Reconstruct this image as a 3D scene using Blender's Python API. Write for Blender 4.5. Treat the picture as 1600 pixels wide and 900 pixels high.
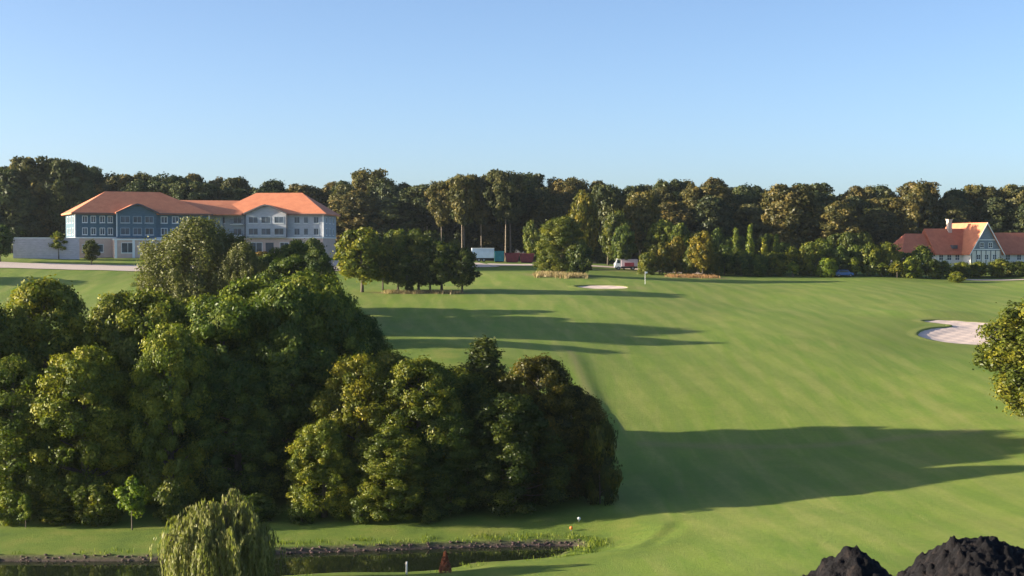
import bpy, math, random
import numpy as np
from mathutils import Vector, noise as mnoise

R = math.radians
SC = bpy.context.scene
COL = SC.collection
for o in list(bpy.data.objects):
    bpy.data.objects.remove(o)

# ------------------------------------------------------------------ camera, light
CAMZ, F = 22.0, 2200.0           # eye height above the pond, focal length in photo pixels
PITCH = math.atan(65 / F)
cd = bpy.data.cameras.new('camera')
cam = bpy.data.objects.new('camera', cd)
COL.objects.link(cam)
cam.location = (0, 0, CAMZ)
cam.rotation_euler = (math.pi / 2 - PITCH, 0, 0)
cd.sensor_width = 36
cd.lens = 36 * F / 1600
cd.clip_start = 0.5
cd.clip_end = 20000
SC.camera = cam

SUN_EL, SUN_AZ = R(13.0), R(5)     # low sun on the left, slightly behind the camera
sun_dir = Vector((-math.cos(SUN_AZ) * math.cos(SUN_EL), -math.sin(SUN_AZ) * math.cos(SUN_EL), math.sin(SUN_EL)))
w = bpy.data.worlds.new('World')
SC.world = w
w.use_nodes = True
nt = w.node_tree
sky = nt.nodes.new('ShaderNodeTexSky')
sky.sky_type = 'NISHITA'
sky.sun_disc = False
sky.sun_elevation = SUN_EL
sky.sun_rotation = math.atan2(sun_dir.x, sun_dir.y)
sky.altitude = 0
sky.air_density = 0.6
sky.dust_density = 1.4
sky.ozone_density = 2.0
bg = nt.nodes['Background']
nt.links.new(sky.outputs[0], bg.inputs[0])
bg.inputs[1].default_value = 0.090
sl = bpy.data.lights.new('sun', 'SUN')
sl.energy = 5.0
sl.angle = R(0.5)
sl.color = (1.0, 0.87, 0.66)
sun = bpy.data.objects.new('sun', sl)
COL.objects.link(sun)
sun.rotation_euler = sun_dir.to_track_quat('Z', 'Y').to_euler()
sun.location = (-100, -50, 100)
SC.view_settings.view_transform = 'Standard'
SC.view_settings.look = 'None'
SC.view_settings.gamma = 1
SC.view_settings.exposure = 1.6

# ------------------------------------------------------------------ helpers
def P(u, row, Y):
    """world point on the line of sight of a photo pixel, at distance Y"""
    dv = (450 - row) / F
    dy = math.cos(PITCH) + dv * math.sin(PITCH)
    dz = -math.sin(PITCH) + dv * math.cos(PITCH)
    t = Y / dy
    return Vector(((u - 800) / F * t, Y, CAMZ + dz * t))

def link(o, parent=None):
    COL.objects.link(o)
    if parent is not None:
        o.parent = parent
    return o

def tag(o, label=None, cat=None, group=None, kind=None):
    if label: o['label'] = label
    if cat: o['category'] = cat
    if group: o['group'] = group
    if kind: o['kind'] = kind
    return o

def empty(name, loc=(0, 0, 0), rz=0):
    o = bpy.data.objects.new(name, None)
    o.empty_display_size = 0.3
    o.location = loc
    o.rotation_euler = (0, 0, rz)
    return link(o)

def mesh_np(name, V, Fq, smooth=False):
    """fast mesh from numpy vertices and a rectangular face array"""
    me = bpy.data.meshes.new(name)
    V = np.asarray(V, dtype=np.float32)
    Fq = np.asarray(Fq, dtype=np.int32)
    n, k = Fq.shape
    me.vertices.add(len(V)); me.vertices.foreach_set('co', V.ravel())
    me.loops.add(n * k); me.loops.foreach_set('vertex_index', Fq.ravel())
    me.polygons.add(n)
    me.polygons.foreach_set('loop_start', np.arange(0, n * k, k, dtype=np.int32))
    if smooth:
        me.polygons.foreach_set('use_smooth', np.ones(n, dtype=bool))
    me.update(calc_edges=True)
    return me

class MB:
    """collects simple shapes into ONE mesh"""
    def __init__(s): s.v = []; s.f = []
    def add(s, vs, fs):
        b = len(s.v); s.v += [tuple(v) for v in vs]; s.f += [tuple(i + b for i in f) for f in fs]; return s
    def box(s, x0, x1, y0, y1, z0, z1):
        return s.add([(x0,y0,z0),(x1,y0,z0),(x1,y1,z0),(x0,y1,z0),(x0,y0,z1),(x1,y0,z1),(x1,y1,z1),(x0,y1,z1)],
                     [(0,3,2,1),(4,5,6,7),(0,1,5,4),(1,2,6,5),(2,3,7,6),(3,0,4,7)])
    def tube(s, pts, rad, n=8, cap=True):
        pts = [Vector(p) for p in pts]; base = len(s.v); rings = []
        for i, p in enumerate(pts):
            d = (pts[min(i+1, len(pts)-1)] - pts[max(i-1, 0)])
            if d.length < 1e-6: d = Vector((0,0,1))
            d.normalize()
            a = d.orthogonal().normalized() if i == 0 else (a - d * a.dot(d)).normalized()
            b = d.cross(a)
            ring = []
            for k in range(n):
                t = 2*math.pi*k/n
                ring.append(len(s.v)); s.v.append(tuple(p + (a*math.cos(t)+b*math.sin(t))*rad[i]))
            rings.append(ring)
        for r0, r1 in zip(rings, rings[1:]):
            for k in range(n):
                s.f.append((r0[k], r0[(k+1)%n], r1[(k+1)%n], r1[k]))
        if cap:
            s.f.append(tuple(reversed(rings[0]))); s.f.append(tuple(rings[-1]))
        return s
    def lathe(s, cx, cy, prof, n=12):
        rings = []
        for r, z in prof:
            rings.append([len(s.v)+k for k in range(n)])
            for k in range(n):
                t = 2*math.pi*k/n; s.v.append((cx+r*math.cos(t), cy+r*math.sin(t), z))
        for r0, r1 in zip(rings, rings[1:]):
            for k in range(n): s.f.append((r0[k], r0[(k+1)%n], r1[(k+1)%n], r1[k]))
        s.f.append(tuple(reversed(rings[0]))); s.f.append(tuple(rings[-1])); return s
    def prism(s, poly, y0, y1):
        """polygon in x,z pulled from y0 to y1"""
        n = len(poly)
        return s.add([(x, y0, z) for x, z in poly] + [(x, y1, z) for x, z in poly],
                     [tuple(range(n)), tuple(range(2*n-1, n-1, -1))] + [(k, k+n, (k+1)%n+n, (k+1)%n) for k in range(n)])
    def build(s, name, mat, parent=None, smooth=False, bevel=0, label=None):
        me = bpy.data.meshes.new(name); me.from_pydata(s.v, [], s.f); me.update()
        if smooth:
            for p in me.polygons: p.use_smooth = True
        me.materials.append(mat)
        o = link(bpy.data.objects.new(name, me), parent)
        if bevel:
            m = o.modifiers.new('bevel', 'BEVEL'); m.width = bevel; m.segments = 2; m.limit_method = 'ANGLE'
        if label: o['label'] = label
        return o

# ------------------------------------------------------------------ materials
def newmat(name):
    m = bpy.data.materials.new(name); m.use_nodes = True
    return m, m.node_tree, m.node_tree.nodes['Principled BSDF']

def ramp(t, fac, stops):
    r = t.nodes.new('ShaderNodeValToRGB'); t.links.new(fac, r.inputs[0])
    e = r.color_ramp.elements
    e[0].position, e[0].color = stops[0][0], (*stops[0][1], 1)
    e[1].position, e[1].color = stops[-1][0], (*stops[-1][1], 1)
    for p, c in stops[1:-1]:
        k = e.new(p); k.color = (*c, 1)
    return r.outputs[0]

def tnoise(t, scale, detail=4, rough=0.55, vec=None, dist=0):
    n = t.nodes.new('ShaderNodeTexNoise'); n.inputs['Scale'].default_value = scale
    n.inputs['Detail'].default_value = detail; n.inputs['Roughness'].default_value = rough
    n.inputs['Distortion'].default_value = dist
    if vec is not None: t.links.new(vec, n.inputs['Vector'])
    return n.outputs['Fac']

def coord(t, scale=(1,1,1), rz=0):
    c = t.nodes.new('ShaderNodeTexCoord'); m = t.nodes.new('ShaderNodeMapping')
    m.inputs['Scale'].default_value = scale; m.inputs['Rotation'].default_value = (0, 0, rz)
    t.links.new(c.outputs['Object'], m.inputs[0]); return m.outputs[0]

def mix(t, fac, a, b, mode='MIX'):
    n = t.nodes.new('ShaderNodeMix'); n.data_type = 'RGBA'; n.blend_type = mode
    for i, v in ((0, fac), (6, a), (7, b)):
        if isinstance(v, (int, float)): n.inputs[i].default_value = v
        elif isinstance(v, tuple): n.inputs[i].default_value = (*v, 1)
        else: t.links.new(v, n.inputs[i])
    return n.outputs[2]

def bump(t, b, h, strength=0.3, dist=0.05):
    n = t.nodes.new('ShaderNodeBump'); n.inputs['Strength'].default_value = strength; n.inputs['Distance'].default_value = dist
    t.links.new(h, n.inputs['Height']); t.links.new(n.outputs[0], b.inputs['Normal'])

def attr(t, name):
    n = t.nodes.new('ShaderNodeAttribute'); n.attribute_name = name; return n.outputs['Fac']

def plain(name, c, rough=0.7, var=0.15, scale=3, bmp=0.0, metal=0):
    m, t, b = newmat(name)
    f = tnoise(t, scale, 5, 0.6, coord(t))
    lo = tuple(x*(1-var) for x in c); hi = tuple(min(1, x*(1+var)) for x in c)
    t.links.new(ramp(t, f, [(0.3, lo), (0.7, hi)]), b.inputs['Base Color'])
    b.inputs['Roughness'].default_value = rough; b.inputs['Metallic'].default_value = metal
    if bmp: bump(t, b, f, bmp, 0.05)
    return m

def foliage(name, dark, mid, light, trans=0.3):
    m, t, b = newmat(name)
    t.nodes.remove(b)
    f = attr(t, 'tint')
    c = ramp(t, f, [(0.0, dark), (0.5, mid), (1.0, light)])
    oi = t.nodes.new('ShaderNodeObjectInfo')
    c = mix(t, 1.0, c, oi.outputs['Color'], 'MULTIPLY')
    d = t.nodes.new('ShaderNodeBsdfDiffuse'); tr = t.nodes.new('ShaderNodeBsdfTranslucent')
    gl = t.nodes.new('ShaderNodeBsdfGlossy'); gl.inputs['Roughness'].default_value = 0.45
    gl.inputs['Color'].default_value = (0.35, 0.36, 0.35, 1)
    t.links.new(c, d.inputs[0]); 
    tc = mix(t, 1.0, c, (1.0, 1.15, 0.45), 'MULTIPLY'); t.links.new(tc, tr.inputs[0])
    m1 = t.nodes.new('ShaderNodeMixShader'); m1.inputs[0].default_value = trans
    t.links.new(d.outputs[0], m1.inputs[1]); t.links.new(tr.outputs[0], m1.inputs[2])
    m2 = t.nodes.new('ShaderNodeMixShader'); m2.inputs[0].default_value = 0.04
    t.links.new(m1.outputs[0], m2.inputs[1]); t.links.new(gl.outputs[0], m2.inputs[2])
    t.links.new(m2.outputs[0], t.nodes['Material Output'].inputs[0])
    return m

M = {}
M['leaf'] = foliage('leaf_green', (0.028, 0.046, 0.009), (0.072, 0.094, 0.014), (0.195, 0.188, 0.024))
M['leaf_forest'] = foliage('leaf_forest', (0.024, 0.034, 0.014), (0.062, 0.068, 0.025), (0.140, 0.120, 0.040), 0.2)
M['leaf_willow'] = foliage('leaf_willow', (0.075, 0.085, 0.028), (0.130, 0.135, 0.042), (0.200, 0.190, 0.060), 0.35)
M['dry'] = foliage('dry_grass', (0.20, 0.15, 0.07), (0.34, 0.25, 0.12), (0.48, 0.38, 0.20), 0.2)

def bark(name, a, b_):
    m, t, b = newmat(name)
    f = tnoise(t, 3, 6, 0.7, coord(t, (3, 3, 0.6)))
    t.links.new(ramp(t, f, [(0.35, a), (0.65, b_)]), b.inputs['Base Color'])
    b.inputs['Roughness'].default_value = 0.9; bump(t, b, f, 0.8, 0.05); return m
M['bark'] = bark('bark_dark', (0.06, 0.048, 0.036), (0.15, 0.12, 0.09))
M['bark_pale'] = bark('bark_pale', (0.16, 0.125, 0.09), (0.34, 0.27, 0.20))

def tiles(name, a, b_):
    m, t, b = newmat(name)
    g = t.nodes.new('ShaderNodeNewGeometry')
    cz = t.nodes.new('ShaderNodeMapping'); cz.inputs['Scale'].default_value = (0.15, 0.15, 5)
    t.links.new(g.outputs['Position'], cz.inputs[0])
    wv = t.nodes.new('ShaderNodeTexWave'); wv.bands_direction = 'Z'; wv.inputs['Scale'].default_value = 0.35; wv.inputs['Distortion'].default_value = 1.5
    t.links.new(cz.outputs[0], wv.inputs[0])
    n1 = tnoise(t, 0.6, 6, 0.7, coord(t)); n2 = tnoise(t, 6, 2, 0.5, coord(t))
    c = ramp(t, n1, [(0.3, a), (0.7, b_)])
    c = mix(t, n2, c, mix(t, 0.5, c, (0.30, 0.10, 0.05)))
    c = mix(t, mixf(t, wv.outputs['Fac'], 0.25), c, (0.22, 0.06, 0.03))
    t.links.new(c, b.inputs['Base Color']); b.inputs['Roughness'].default_value = 0.8
    bump(t, b, wv.outputs['Fac'], 0.4, 0.03)
    return m
def mixf(t, f, k):
    n = t.nodes.new('ShaderNodeMath'); n.operation = 'MULTIPLY'; n.inputs[1].default_value = k
    t.links.new(f, n.inputs[0]); return n.outputs[0]
M['tile_orange'] = tiles('clay_tiles_orange', (0.60, 0.19, 0.09), (0.82, 0.31, 0.15))
M['tile_red_dim'] = tiles('clay_tiles_red_dim', (0.52, 0.13, 0.065), (0.74, 0.23, 0.115))  # farm slopes off the sun: weaker light put into the darker red

def boards(name, c, scale=2.2):
    m, t, b = newmat(name)
    g = t.nodes.new('ShaderNodeTexCoord')
    wv = t.nodes.new('ShaderNodeTexWave'); wv.bands_direction = 'Z'; wv.wave_profile = 'SAW'; wv.inputs['Scale'].default_value = scale
    t.links.new(g.outputs['Object'], wv.inputs[0])
    n = tnoise(t, 1.2, 5, 0.6, coord(t, (1, 1, 3)))
    cc = ramp(t, n, [(0.3, tuple(x*0.8 for x in c)), (0.7, tuple(min(1, x*1.15) for x in c))])
    cc = mix(t, mixf(t, wv.outputs['Fac'], 0.3), cc, tuple(x*0.55 for x in c))
    t.links.new(cc, b.inputs['Base Color']); b.inputs['Roughness'].default_value = 0.6
    bump(t, b, wv.outputs['Fac'], 0.4, 0.03); return m
M['board_shaded'] = boards('shaded_boards', (0.075, 0.14, 0.20))  # shaded copy of the pale boards: blue shade of the left front painted in
M['board_grey'] = boards('pale_grey_boards', (0.39, 0.42, 0.48))
M['render_pink'] = plain('pink_render', (0.60, 0.44, 0.38), 0.85, 0.1, 1.5, 0.2)
M['render_lilac'] = boards('pale_banded_wall', (0.60, 0.54, 0.60), 0.9)
M['plaster'] = plain('cream_plaster', (0.74, 0.70, 0.64), 0.85, 0.08, 1.2, 0.1)
M['white'] = plain('white_paint', (0.78, 0.78, 0.78), 0.5, 0.05)
M['timber'] = plain('dark_timber', (0.07, 0.075, 0.09), 0.7, 0.3, 6)
M['frame_grey'] = plain('grey_blue_frame', (0.30, 0.36, 0.42), 0.5, 0.05)
M['gable_shaded'] = boards('shaded_gable_boards', (0.22, 0.26, 0.32), 2.5)  # blue shade on the farm gable is put into this colour
m, t, b = newmat('window_glass')
b.inputs['Base Color'].default_value = (0.03, 0.045, 0.07, 1); b.inputs['Roughness'].default_value = 0.08
f = tnoise(t, 0.4, 2, 0.5, coord(t)); t.links.new(ramp(t, f, [(0.3, (0.02, 0.03, 0.045)), (0.7, (0.07, 0.10, 0.15))]), b.inputs['Base Color'])
M['glass'] = m
M['dark'] = plain('dark_rubber', (0.02, 0.02, 0.022), 0.8)
M['red'] = plain('dark_red_steel', (0.24, 0.03, 0.05), 0.5, 0.25, 1.5)
M['teal'] = plain('teal_steel', (0.02, 0.26, 0.30), 0.5, 0.2, 1.5)
M['pale_blue'] = plain('pale_blue_panel', (0.55, 0.66, 0.80), 0.5, 0.08, 1)
M['pinkish'] = plain('faded_pink_panel', (0.66, 0.50, 0.54), 0.5, 0.1, 1)
M['steel'] = plain('grey_steel', (0.3, 0.3, 0.32), 0.4, 0.1, metal=0.6)
M['brick'] = plain('pale_brick', (0.55, 0.45, 0.38), 0.9, 0.2, 8, 0.4)
M['orange'] = plain('orange_paint', (0.75, 0.18, 0.03), 0.5, 0.1)
M['stone'] = plain('purple_brown_stone', (0.085, 0.050, 0.048), 0.9, 0.6, 2.5, 0.5)
M['blue'] = plain('blue_paint', (0.06, 0.14, 0.35), 0.5, 0.1)
M['sand'] = plain('bunker_sand', (0.60, 0.47, 0.40), 0.95, 0.08, 2.5, 0.5)
M['gravel'] = plain('pink_gravel', (0.52, 0.42, 0.36), 0.95, 0.15, 4, 0.4)
M['rust'] = plain('rusty_brown_twigs', (0.30, 0.10, 0.045), 0.9, 0.35, 8)

# soil
m, t, b = newmat('black_soil')
v = coord(t)
n1 = tnoise(t, 7, 8, 0.7, v); n2 = tnoise(t, 40, 4, 0.7, v)
c = ramp(t, n1, [(0.3, (0.003, 0.003, 0.004)), (0.55, (0.008, 0.007, 0.009)), (0.75, (0.050, 0.036, 0.030))])
c = mix(t, mixf(t, n2, 0.5), c, (0.012, 0.011, 0.012))
t.links.new(c, b.inputs['Base Color']); b.inputs['Roughness'].default_value = 0.95
b.inputs['Specular IOR Level'].default_value = 0.2
bump(t, b, n2, 0.9, 0.03); M['soil'] = m

# water
m, t, b = newmat('pond_water')
b.inputs['Base Color'].default_value = (0.012, 0.017, 0.008, 1)
b.inputs['Roughness'].default_value = 0.03; b.inputs['IOR'].default_value = 1.33
f = tnoise(t, 1.2, 3, 0.5, coord(t, (1.0, 2.5, 1))); bump(t, b, f, 0.06, 0.03); M['water'] = m

# grass ground
m, t, b = newmat('mown_grass')
v = coord(t)
big = tnoise(t, 0.035, 5, 0.6, v); med = tnoise(t, 0.3, 6, 0.65, v); fine = tnoise(t, 3.0, 5, 0.75, v)
tiny = tnoise(t, 18.0, 3, 0.7, v)
stretch = tnoise(t, 1.0, 4, 0.6, coord(t, (0.50, 0.045, 0.1), R(-22)), 0.4)
fair = ramp(t, big, [(0.3, (0.135, 0.228, 0.028)), (0.5, (0.188, 0.268, 0.036)), (0.7, (0.245, 0.300, 0.055))])
rough_c = ramp(t, med, [(0.3, (0.085, 0.140, 0.025)), (0.5, (0.140, 0.200, 0.030)), (0.72, (0.215, 0.225, 0.050))])
fair = mix(t, ramp(t, stretch, [(0.38, (0, 0, 0)), (0.62, (0.8, 0.8, 0.8))]), fair, (0.290, 0.310, 0.080))
fair = mix(t, ramp(t, med, [(0.4, (0, 0, 0)), (0.75, (0.45, 0.45, 0.45))]), fair, (0.135, 0.180, 0.035))
wv = t.nodes.new('ShaderNodeTexWave'); wv.inputs['Scale'].default_value = 0.085; wv.inputs['Distortion'].default_value = 9
wv.inputs['Detail'].default_value = 3; wv.inputs['Detail Scale'].default_value = 0.35
t.links.new(coord(t, (1, .35, 1), R(-28)), wv.inputs[0])
fair = mix(t, ramp(t, wv.outputs['Fac'], [(0.3, (0, 0, 0)), (0.7, (0.36, 0.36, 0.36))]), fair, (0.115, 0.200, 0.028))
patch = tnoise(t, 0.11, 7, 0.7, v)
fair = mix(t, ramp(t, patch, [(0.52, (0, 0, 0)), (0.72, (0.4, 0.4, 0.4))]), fair, (0.32, 0.28, 0.085))
g = mix(t, attr(t, 'rough'), fair, rough_c)
g = mix(t, attr(t, 'dry'), g, (0.30, 0.24, 0.11))
g = mix(t, ramp(t, fine, [(0.35, (0.30, 0.30, 0.30)), (0.65, (0, 0, 0))]), g, (0.085, 0.125, 0.025))
g = mix(t, ramp(t, tiny, [(0.35, (0.25, 0.25, 0.25)), (0.65, (0, 0, 0))]), g, (0.07, 0.10, 0.02))
dirt = ramp(t, fine, [(0.3, (0.035, 0.024, 0.026)), (0.7, (0.115, 0.080, 0.078))])
g = mix(t, attr(t, 'dirt'), g, dirt)
t.links.new(g, b.inputs['Base Color']); b.inputs['Roughness'].default_value = 0.9
b.inputs['Specular IOR Level'].default_value = 0.15
hh = mix(t, 0.4, fine, tiny); bump(t, b, hh, 0.9, 0.12)
M['grass'] = m

# ------------------------------------------------------------------ terrain
CP = [(-60,-20,18.5),(0,-20,18.8),(60,-20,18.5),(-60,15,16.5),(0,15,16.8),(60,15,16.8),(-60,40,9),(0,40,9.5),(60,40,10),
 (-60,65,2.5),(0,65,3),(60,65,4.5),(-100,85,.8),(-40,85,.5),(-10,85,.7),(10,85,1.9),(20,88,2.5),(45,88,3.1),(100,88,5),
 (-100,108,1.2),(-40,108,.9),(-10,108,.9),(5,108,1.0),(20,110,1.8),(42,112,3),(100,112,5),
 (-100,135,4),(-40,135,3.2),(-10,135,2.8),(8,135,2.7),(20,135,2.7),(42,135,3.7),(100,135,6),
 (5,150,5.3),(25,150,4.9),(50,150,5.2),(-90,165,9.5),(-45,165,9.5),(-8,165,9.0),(7,165,8.0),(25,165,7.4),(50,165,7.3),(100,165,8),
 (-80,195,13),(-20,200,12.2),(5,200,11.5),(35,200,11.0),(63,193,8.9),(65,212,11.2),(110,200,11),
 (-90,240,17.0),(-20,240,15),(20,240,14.4),(60,238,12.9),(110,235,13),(-95,255,18.3),(-95,272,20.2),(-40,270,17),(10,270,16.2),(60,270,14.9),(115,270,14.8),
 (-95,288,20.4),(-52,286,20.3),(0,300,17.6),(60,295,15.7),(100,295,15.3),(-100,330,20),(0,330,18.5),(60,330,17.5),(102,330,18.4),
 (-150,400,21),(0,400,19.5),(150,400,20),(-160,200,14),(160,200,12),(-160,300,20),(160,300,16),(-160,60,4),(160,60,7),(-160,-20,19),(160,-20,19)]
cp = np.array(CP, float)
def tps_k(r2): return 0.5 * r2 * np.log(r2 + 1e-9)
_A = cp[:, :2] / 50
_K = tps_k(((_A[:, None] - _A[None]) ** 2).sum(-1)) + np.eye(len(_A)) * 0.004
_Pm = np.hstack([np.ones((len(_A), 1)), _A])
_W = np.linalg.solve(np.block([[_K, _Pm], [_Pm.T, np.zeros((3, 3))]]), np.concatenate([cp[:, 2], np.zeros(3)]))
def tps(x, y):
    x = np.clip(x, -170, 170) / 50; y = np.clip(y, -25, 410) / 50
    z = _W[-3] + _W[-2] * x + _W[-1] * y
    for (a, b_), wt in zip(_A, _W):
        z = z + wt * tps_k((x - a) ** 2 + (y - b_) ** 2)
    return z

def smooth_poly(pts, n=8):
    out = []; N = len(pts)
    for i in range(N):
        p0, p1, p2, p3 = [np.array(pts[(i + k) % N], float) for k in (-1, 0, 1, 2)]
        for k in range(n):
            t = k / n
            out.append(0.5 * ((2*p1) + (-p0+p2)*t + (2*p0-5*p1+4*p2-p3)*t*t + (-p0+3*p1-3*p2+p3)*t**3))
    return np.array(out)

def sdist(x, y, poly):
    """signed distance to polygon, negative inside"""
    d = np.full(x.shape, 1e9); ins = np.zeros(x.shape, bool)
    N = len(poly)
    for i in range(N):
        a, b_ = poly[i], poly[(i+1) % N]
        e = b_ - a; L = (e**2).sum() + 1e-12
        t = np.clip(((x-a[0])*e[0] + (y-a[1])*e[1]) / L, 0, 1)
        d = np.minimum(d, np.hypot(x-a[0]-t*e[0], y-a[1]-t*e[1]))
        c = ((a[1] > y) != (b_[1] > y)) & (x < (b_[0]-a[0])*(y-a[1])/(b_[1]-a[1]+1e-12)+a[0])
        ins ^= c
    return np.where(ins, -d, d)

def up(u, row, z=0.0):
    """plan position of a photo pixel on a level at height z"""
    Y = (CAMZ - z) * F / (row - 385.0); return ((u - 800) / F * Y, Y)
POND = smooth_poly([(-75, 97.2), (-55, 97.8), up(150, 880), up(300, 877), up(450, 868), up(560, 864), up(680, 860), up(790, 857), up(880, 855.5), up(912, 858),
                    up(914, 863), up(893, 868), up(850, 874), up(790, 879), up(740, 882), up(705, 890), up(640, 896), up(530, 897), up(430, 903), up(300, 909), up(0, 914), (-60, 90), (-75, 90)])
BUNKER_R = smooth_poly([(57.2,197.5),(55.7,193),(57.2,189.4),(61,187.6),(66,187.3),(71,188.5),(74.5,193),(74.8,202),(71.5,207.6),(67,209.3),(63.8,209.6),(61.2,208.7),(60.4,207.3),(61.8,206.0),(63.5,204.7),(63.3,203.4),(60.4,201.5)])
BUNKER_M = smooth_poly([(10.8,246.5),(12.3,244.4),(14.5,243.7),(17.5,244.0),(20.0,245.2),(20.4,247.6),(18.5,249.4),(15.0,249.8),(12.2,248.8)])

ESC = [(8.0,171),(8.6,160),(9.4,150),(10.2,142),(10.6,136)]     # foot of the bank that curves down to the dark tree
def base_h(x, y):
    z = tps(x, y)
    z = z + 0.6 * np.exp(-(((x-40)/16)**2 + ((y-186)/15)**2))
    z = z + 0.7 * np.exp(-(((x-64)/9)**2 + ((y-216)/5)**2))
    z = z + 0.35 * np.exp(-(((x-73)/6)**2 + ((y-176)/14)**2))
    # bank: ground drops to the right over a short width
    ex = np.interp(y, [p[1] for p in ESC[::-1]], [p[0] for p in ESC[::-1]])
    k = np.clip((y-133)/6, 0, 1) * np.clip((176-y)/34, 0, 1)
    z = z + k * 0.6 * (1/(1+np.exp((x-ex)/0.45))) * np.exp(-np.clip(ex-x, 0, 99)/7)
    # short furrow near the tee
    a, b_ = np.array((9.3, 97.5)), np.array((11.6, 103.5)); e = b_-a
    tt = np.clip(((x-a[0])*e[0]+(y-a[1])*e[1])/(e**2).sum(), 0, 1)
    dd = (x-a[0]-tt*e[0])*e[1]/np.hypot(*e) - (y-a[1]-tt*e[1])*e[0]/np.hypot(*e)
    fade = np.exp(-(np.hypot(x-a[0]-tt*e[0], y-a[1]-tt*e[1])/1.2)**2)
    z = z + 0.13*fade*np.tanh(-dd/0.35)
    # soft undulation
    z = z + (0.13*np.sin(x/7.3+y/19)*np.sin(y/8.1-x/23) + 0.42*np.sin(x/13+y/17+1)*np.sin(y/15-x/31)) * np.clip((y-118)/25, 0.25, 1) + 0.04*np.sin(x/2.9+1+y/9)*np.sin(y/3.7)
    return z
def height(x, y, carve=True):
    x = np.asarray(x, float); y = np.asarray(y, float)
    z = base_h(x, y)
    sp = np.full(x.shape, 50.0)
    near = (x > -85) & (x < 20) & (y > 80) & (y < 118)
    if near.any(): sp[near] = sdist(x[near], y[near], POND)
    far = y > np.interp(x, [-60, 5], [93.5, 99.5])
    target = np.where(far, np.where(sp < 0, np.maximum(-0.5, sp*1.2), np.minimum(0.42, sp*1.1)), np.where(sp < 0, np.maximum(-0.5, sp*0.6), sp*0.10))
    wgt = np.clip(1 - (sp-0.3)/7.0, 0, 1); wgt = wgt*wgt*(3-2*wgt)
    z = z*(1-wgt) + target*wgt
    if carve:
        for B, dp in ((BUNKER_R, 1.6), (BUNKER_M, 1.0)):
            bx0, by0 = B.min(0)-3; bx1, by1 = B.max(0)+3
            q = (x > bx0) & (x < bx1) & (y > by0) & (y < by1)
            if q.any():
                s = sdist(x[q], y[q], B); z[q] -= dp*np.clip((-s+0.25)/0.6, 0, 1)
    return z
def H(x, y, carve=False): return float(height(np.array([x]), np.array([y]), carve)[0])
def G(u, Y):
    x = (u-800)/F*Y; return Vector((x, Y, H(x, Y)))

def axis(segs):
    out = [segs[0][0]]
    for a, b_, d in segs:
        n = max(1, int(round((b_-a)/d))); out += list(np.linspace(a, b_, n+1)[1:])
    return np.array(out)
ax = axis([(-6000,-1000,1000),(-1000,-300,100),(-300,-140,10),(-140,-75,2),(-75,80,0.45),(80,140,2),(140,300,10),(300,1000,100),(1000,6000,1000)])
ay = axis([(-600,-50,50),(-50,0,5),(0,30,1.0),(30,86,1.5),(86,114,0.3),(114,250,0.6),(250,340,1.2),(340,440,5),(440,1000,60),(1000,9000,1000)])
XX, YY = np.meshgrid(ax, ay)
ZZ = height(XX.ravel(), YY.ravel())
nx, ny = len(ax), len(ay)
idx = np.arange(nx*ny).reshape(ny, nx)
FQ = np.stack([idx[:-1,:-1], idx[:-1,1:], idx[1:,1:], idx[1:,:-1]], -1).reshape(-1, 4)
me = mesh_np('ground', np.stack([XX.ravel(), YY.ravel(), ZZ], -1), FQ, True)
x_, y_ = XX.ravel(), YY.ravel()
def add_attr(me, name, vals):
    a = me.attributes.new(name, 'FLOAT', 'POINT'); a.data.foreach_set('value', np.asarray(vals, np.float32))
sp = sdist(x_, y_, POND)
wob = 2.0*np.sin(x_/5.0)+1.5*np.sin(y_/7.0+x_/11.0)
rough = np.zeros(len(x_))
rough = np.maximum(rough, np.clip(1-(sp-5-wob*0.6)/3, 0, 1))                       # pond banks
rough = np.maximum(rough, np.clip(((np.interp(y_, [80,108,135,160,182,200],[6,6,8,6,-16,-60]))-x_+wob*0.4)/2.5, 0, 1)*(y_ < 186))
rough = np.maximum(rough, np.clip((y_-(278+wob*1.5))/6, 0, 1))
rough = np.maximum(rough, np.clip((88-y_)/5, 0, 1)*0.7)
rough = np.maximum(rough, 0.75*np.exp(-((np.hypot(x_-66, y_-190)-0)/16)**2))
add_attr(me, 'rough', np.clip(rough, 0, 1))
dirt = np.clip(1-np.abs(sp-0.05)/0.5, 0, 1)**0.7*(y_ > np.interp(x_, [-60, 5], [93.5, 99.5]))
dirt = np.maximum(dirt, (sp < 0.05)*1.0)
dirt = np.maximum(dirt, np.clip((y_-326)/5, 0, 1)*0.85)                                  # forest floor
add_attr(me, 'dirt', np.clip(dirt, 0, 1))
dry = np.zeros(len(x_))
for (u0, u1, Y, hw, k) in ((600, 720, 231, 1.6, .9), (835, 915, 268, 4.5, .9), (1050, 1125, 284, 3, .8), (1230, 1290, 292, 1.5, .6), (985, 1000, 246, 2.0, .5), (930, 1010, 297, 3, .5)):
    xa, xb = (u0-800)/F*Y, (u1-800)/F*Y
    dx = np.maximum(0, np.maximum(xa-x_, x_-xb)); dry = np.maximum(dry, k*np.exp(-(dx/2.0)**2-((y_-Y)/hw)**2))
ringd = np.abs(sdist(x_, y_, BUNKER_R)-0.3) if True else 0
dry = np.maximum(dry, 0.35*np.exp(-(ringd/0.5)**2))
ex = np.interp(y_, [p[1] for p in ESC[::-1]], [p[0] for p in ESC[::-1]])
dry = np.maximum(dry, 0.6*np.exp(-((x_-ex+0.9)/0.5)**2)*(y_ > 134)*(y_ < 172))
dry = np.maximum(dry, 0.45*np.exp(-((y_-136.2-0.9*np.sin(x_/6))/1.0)**2)*(x_ > 12)*(x_ < 46))
add_attr(me, 'dry', np.clip(dry, 0, 1))
me.materials.append(M['grass'])
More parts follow.
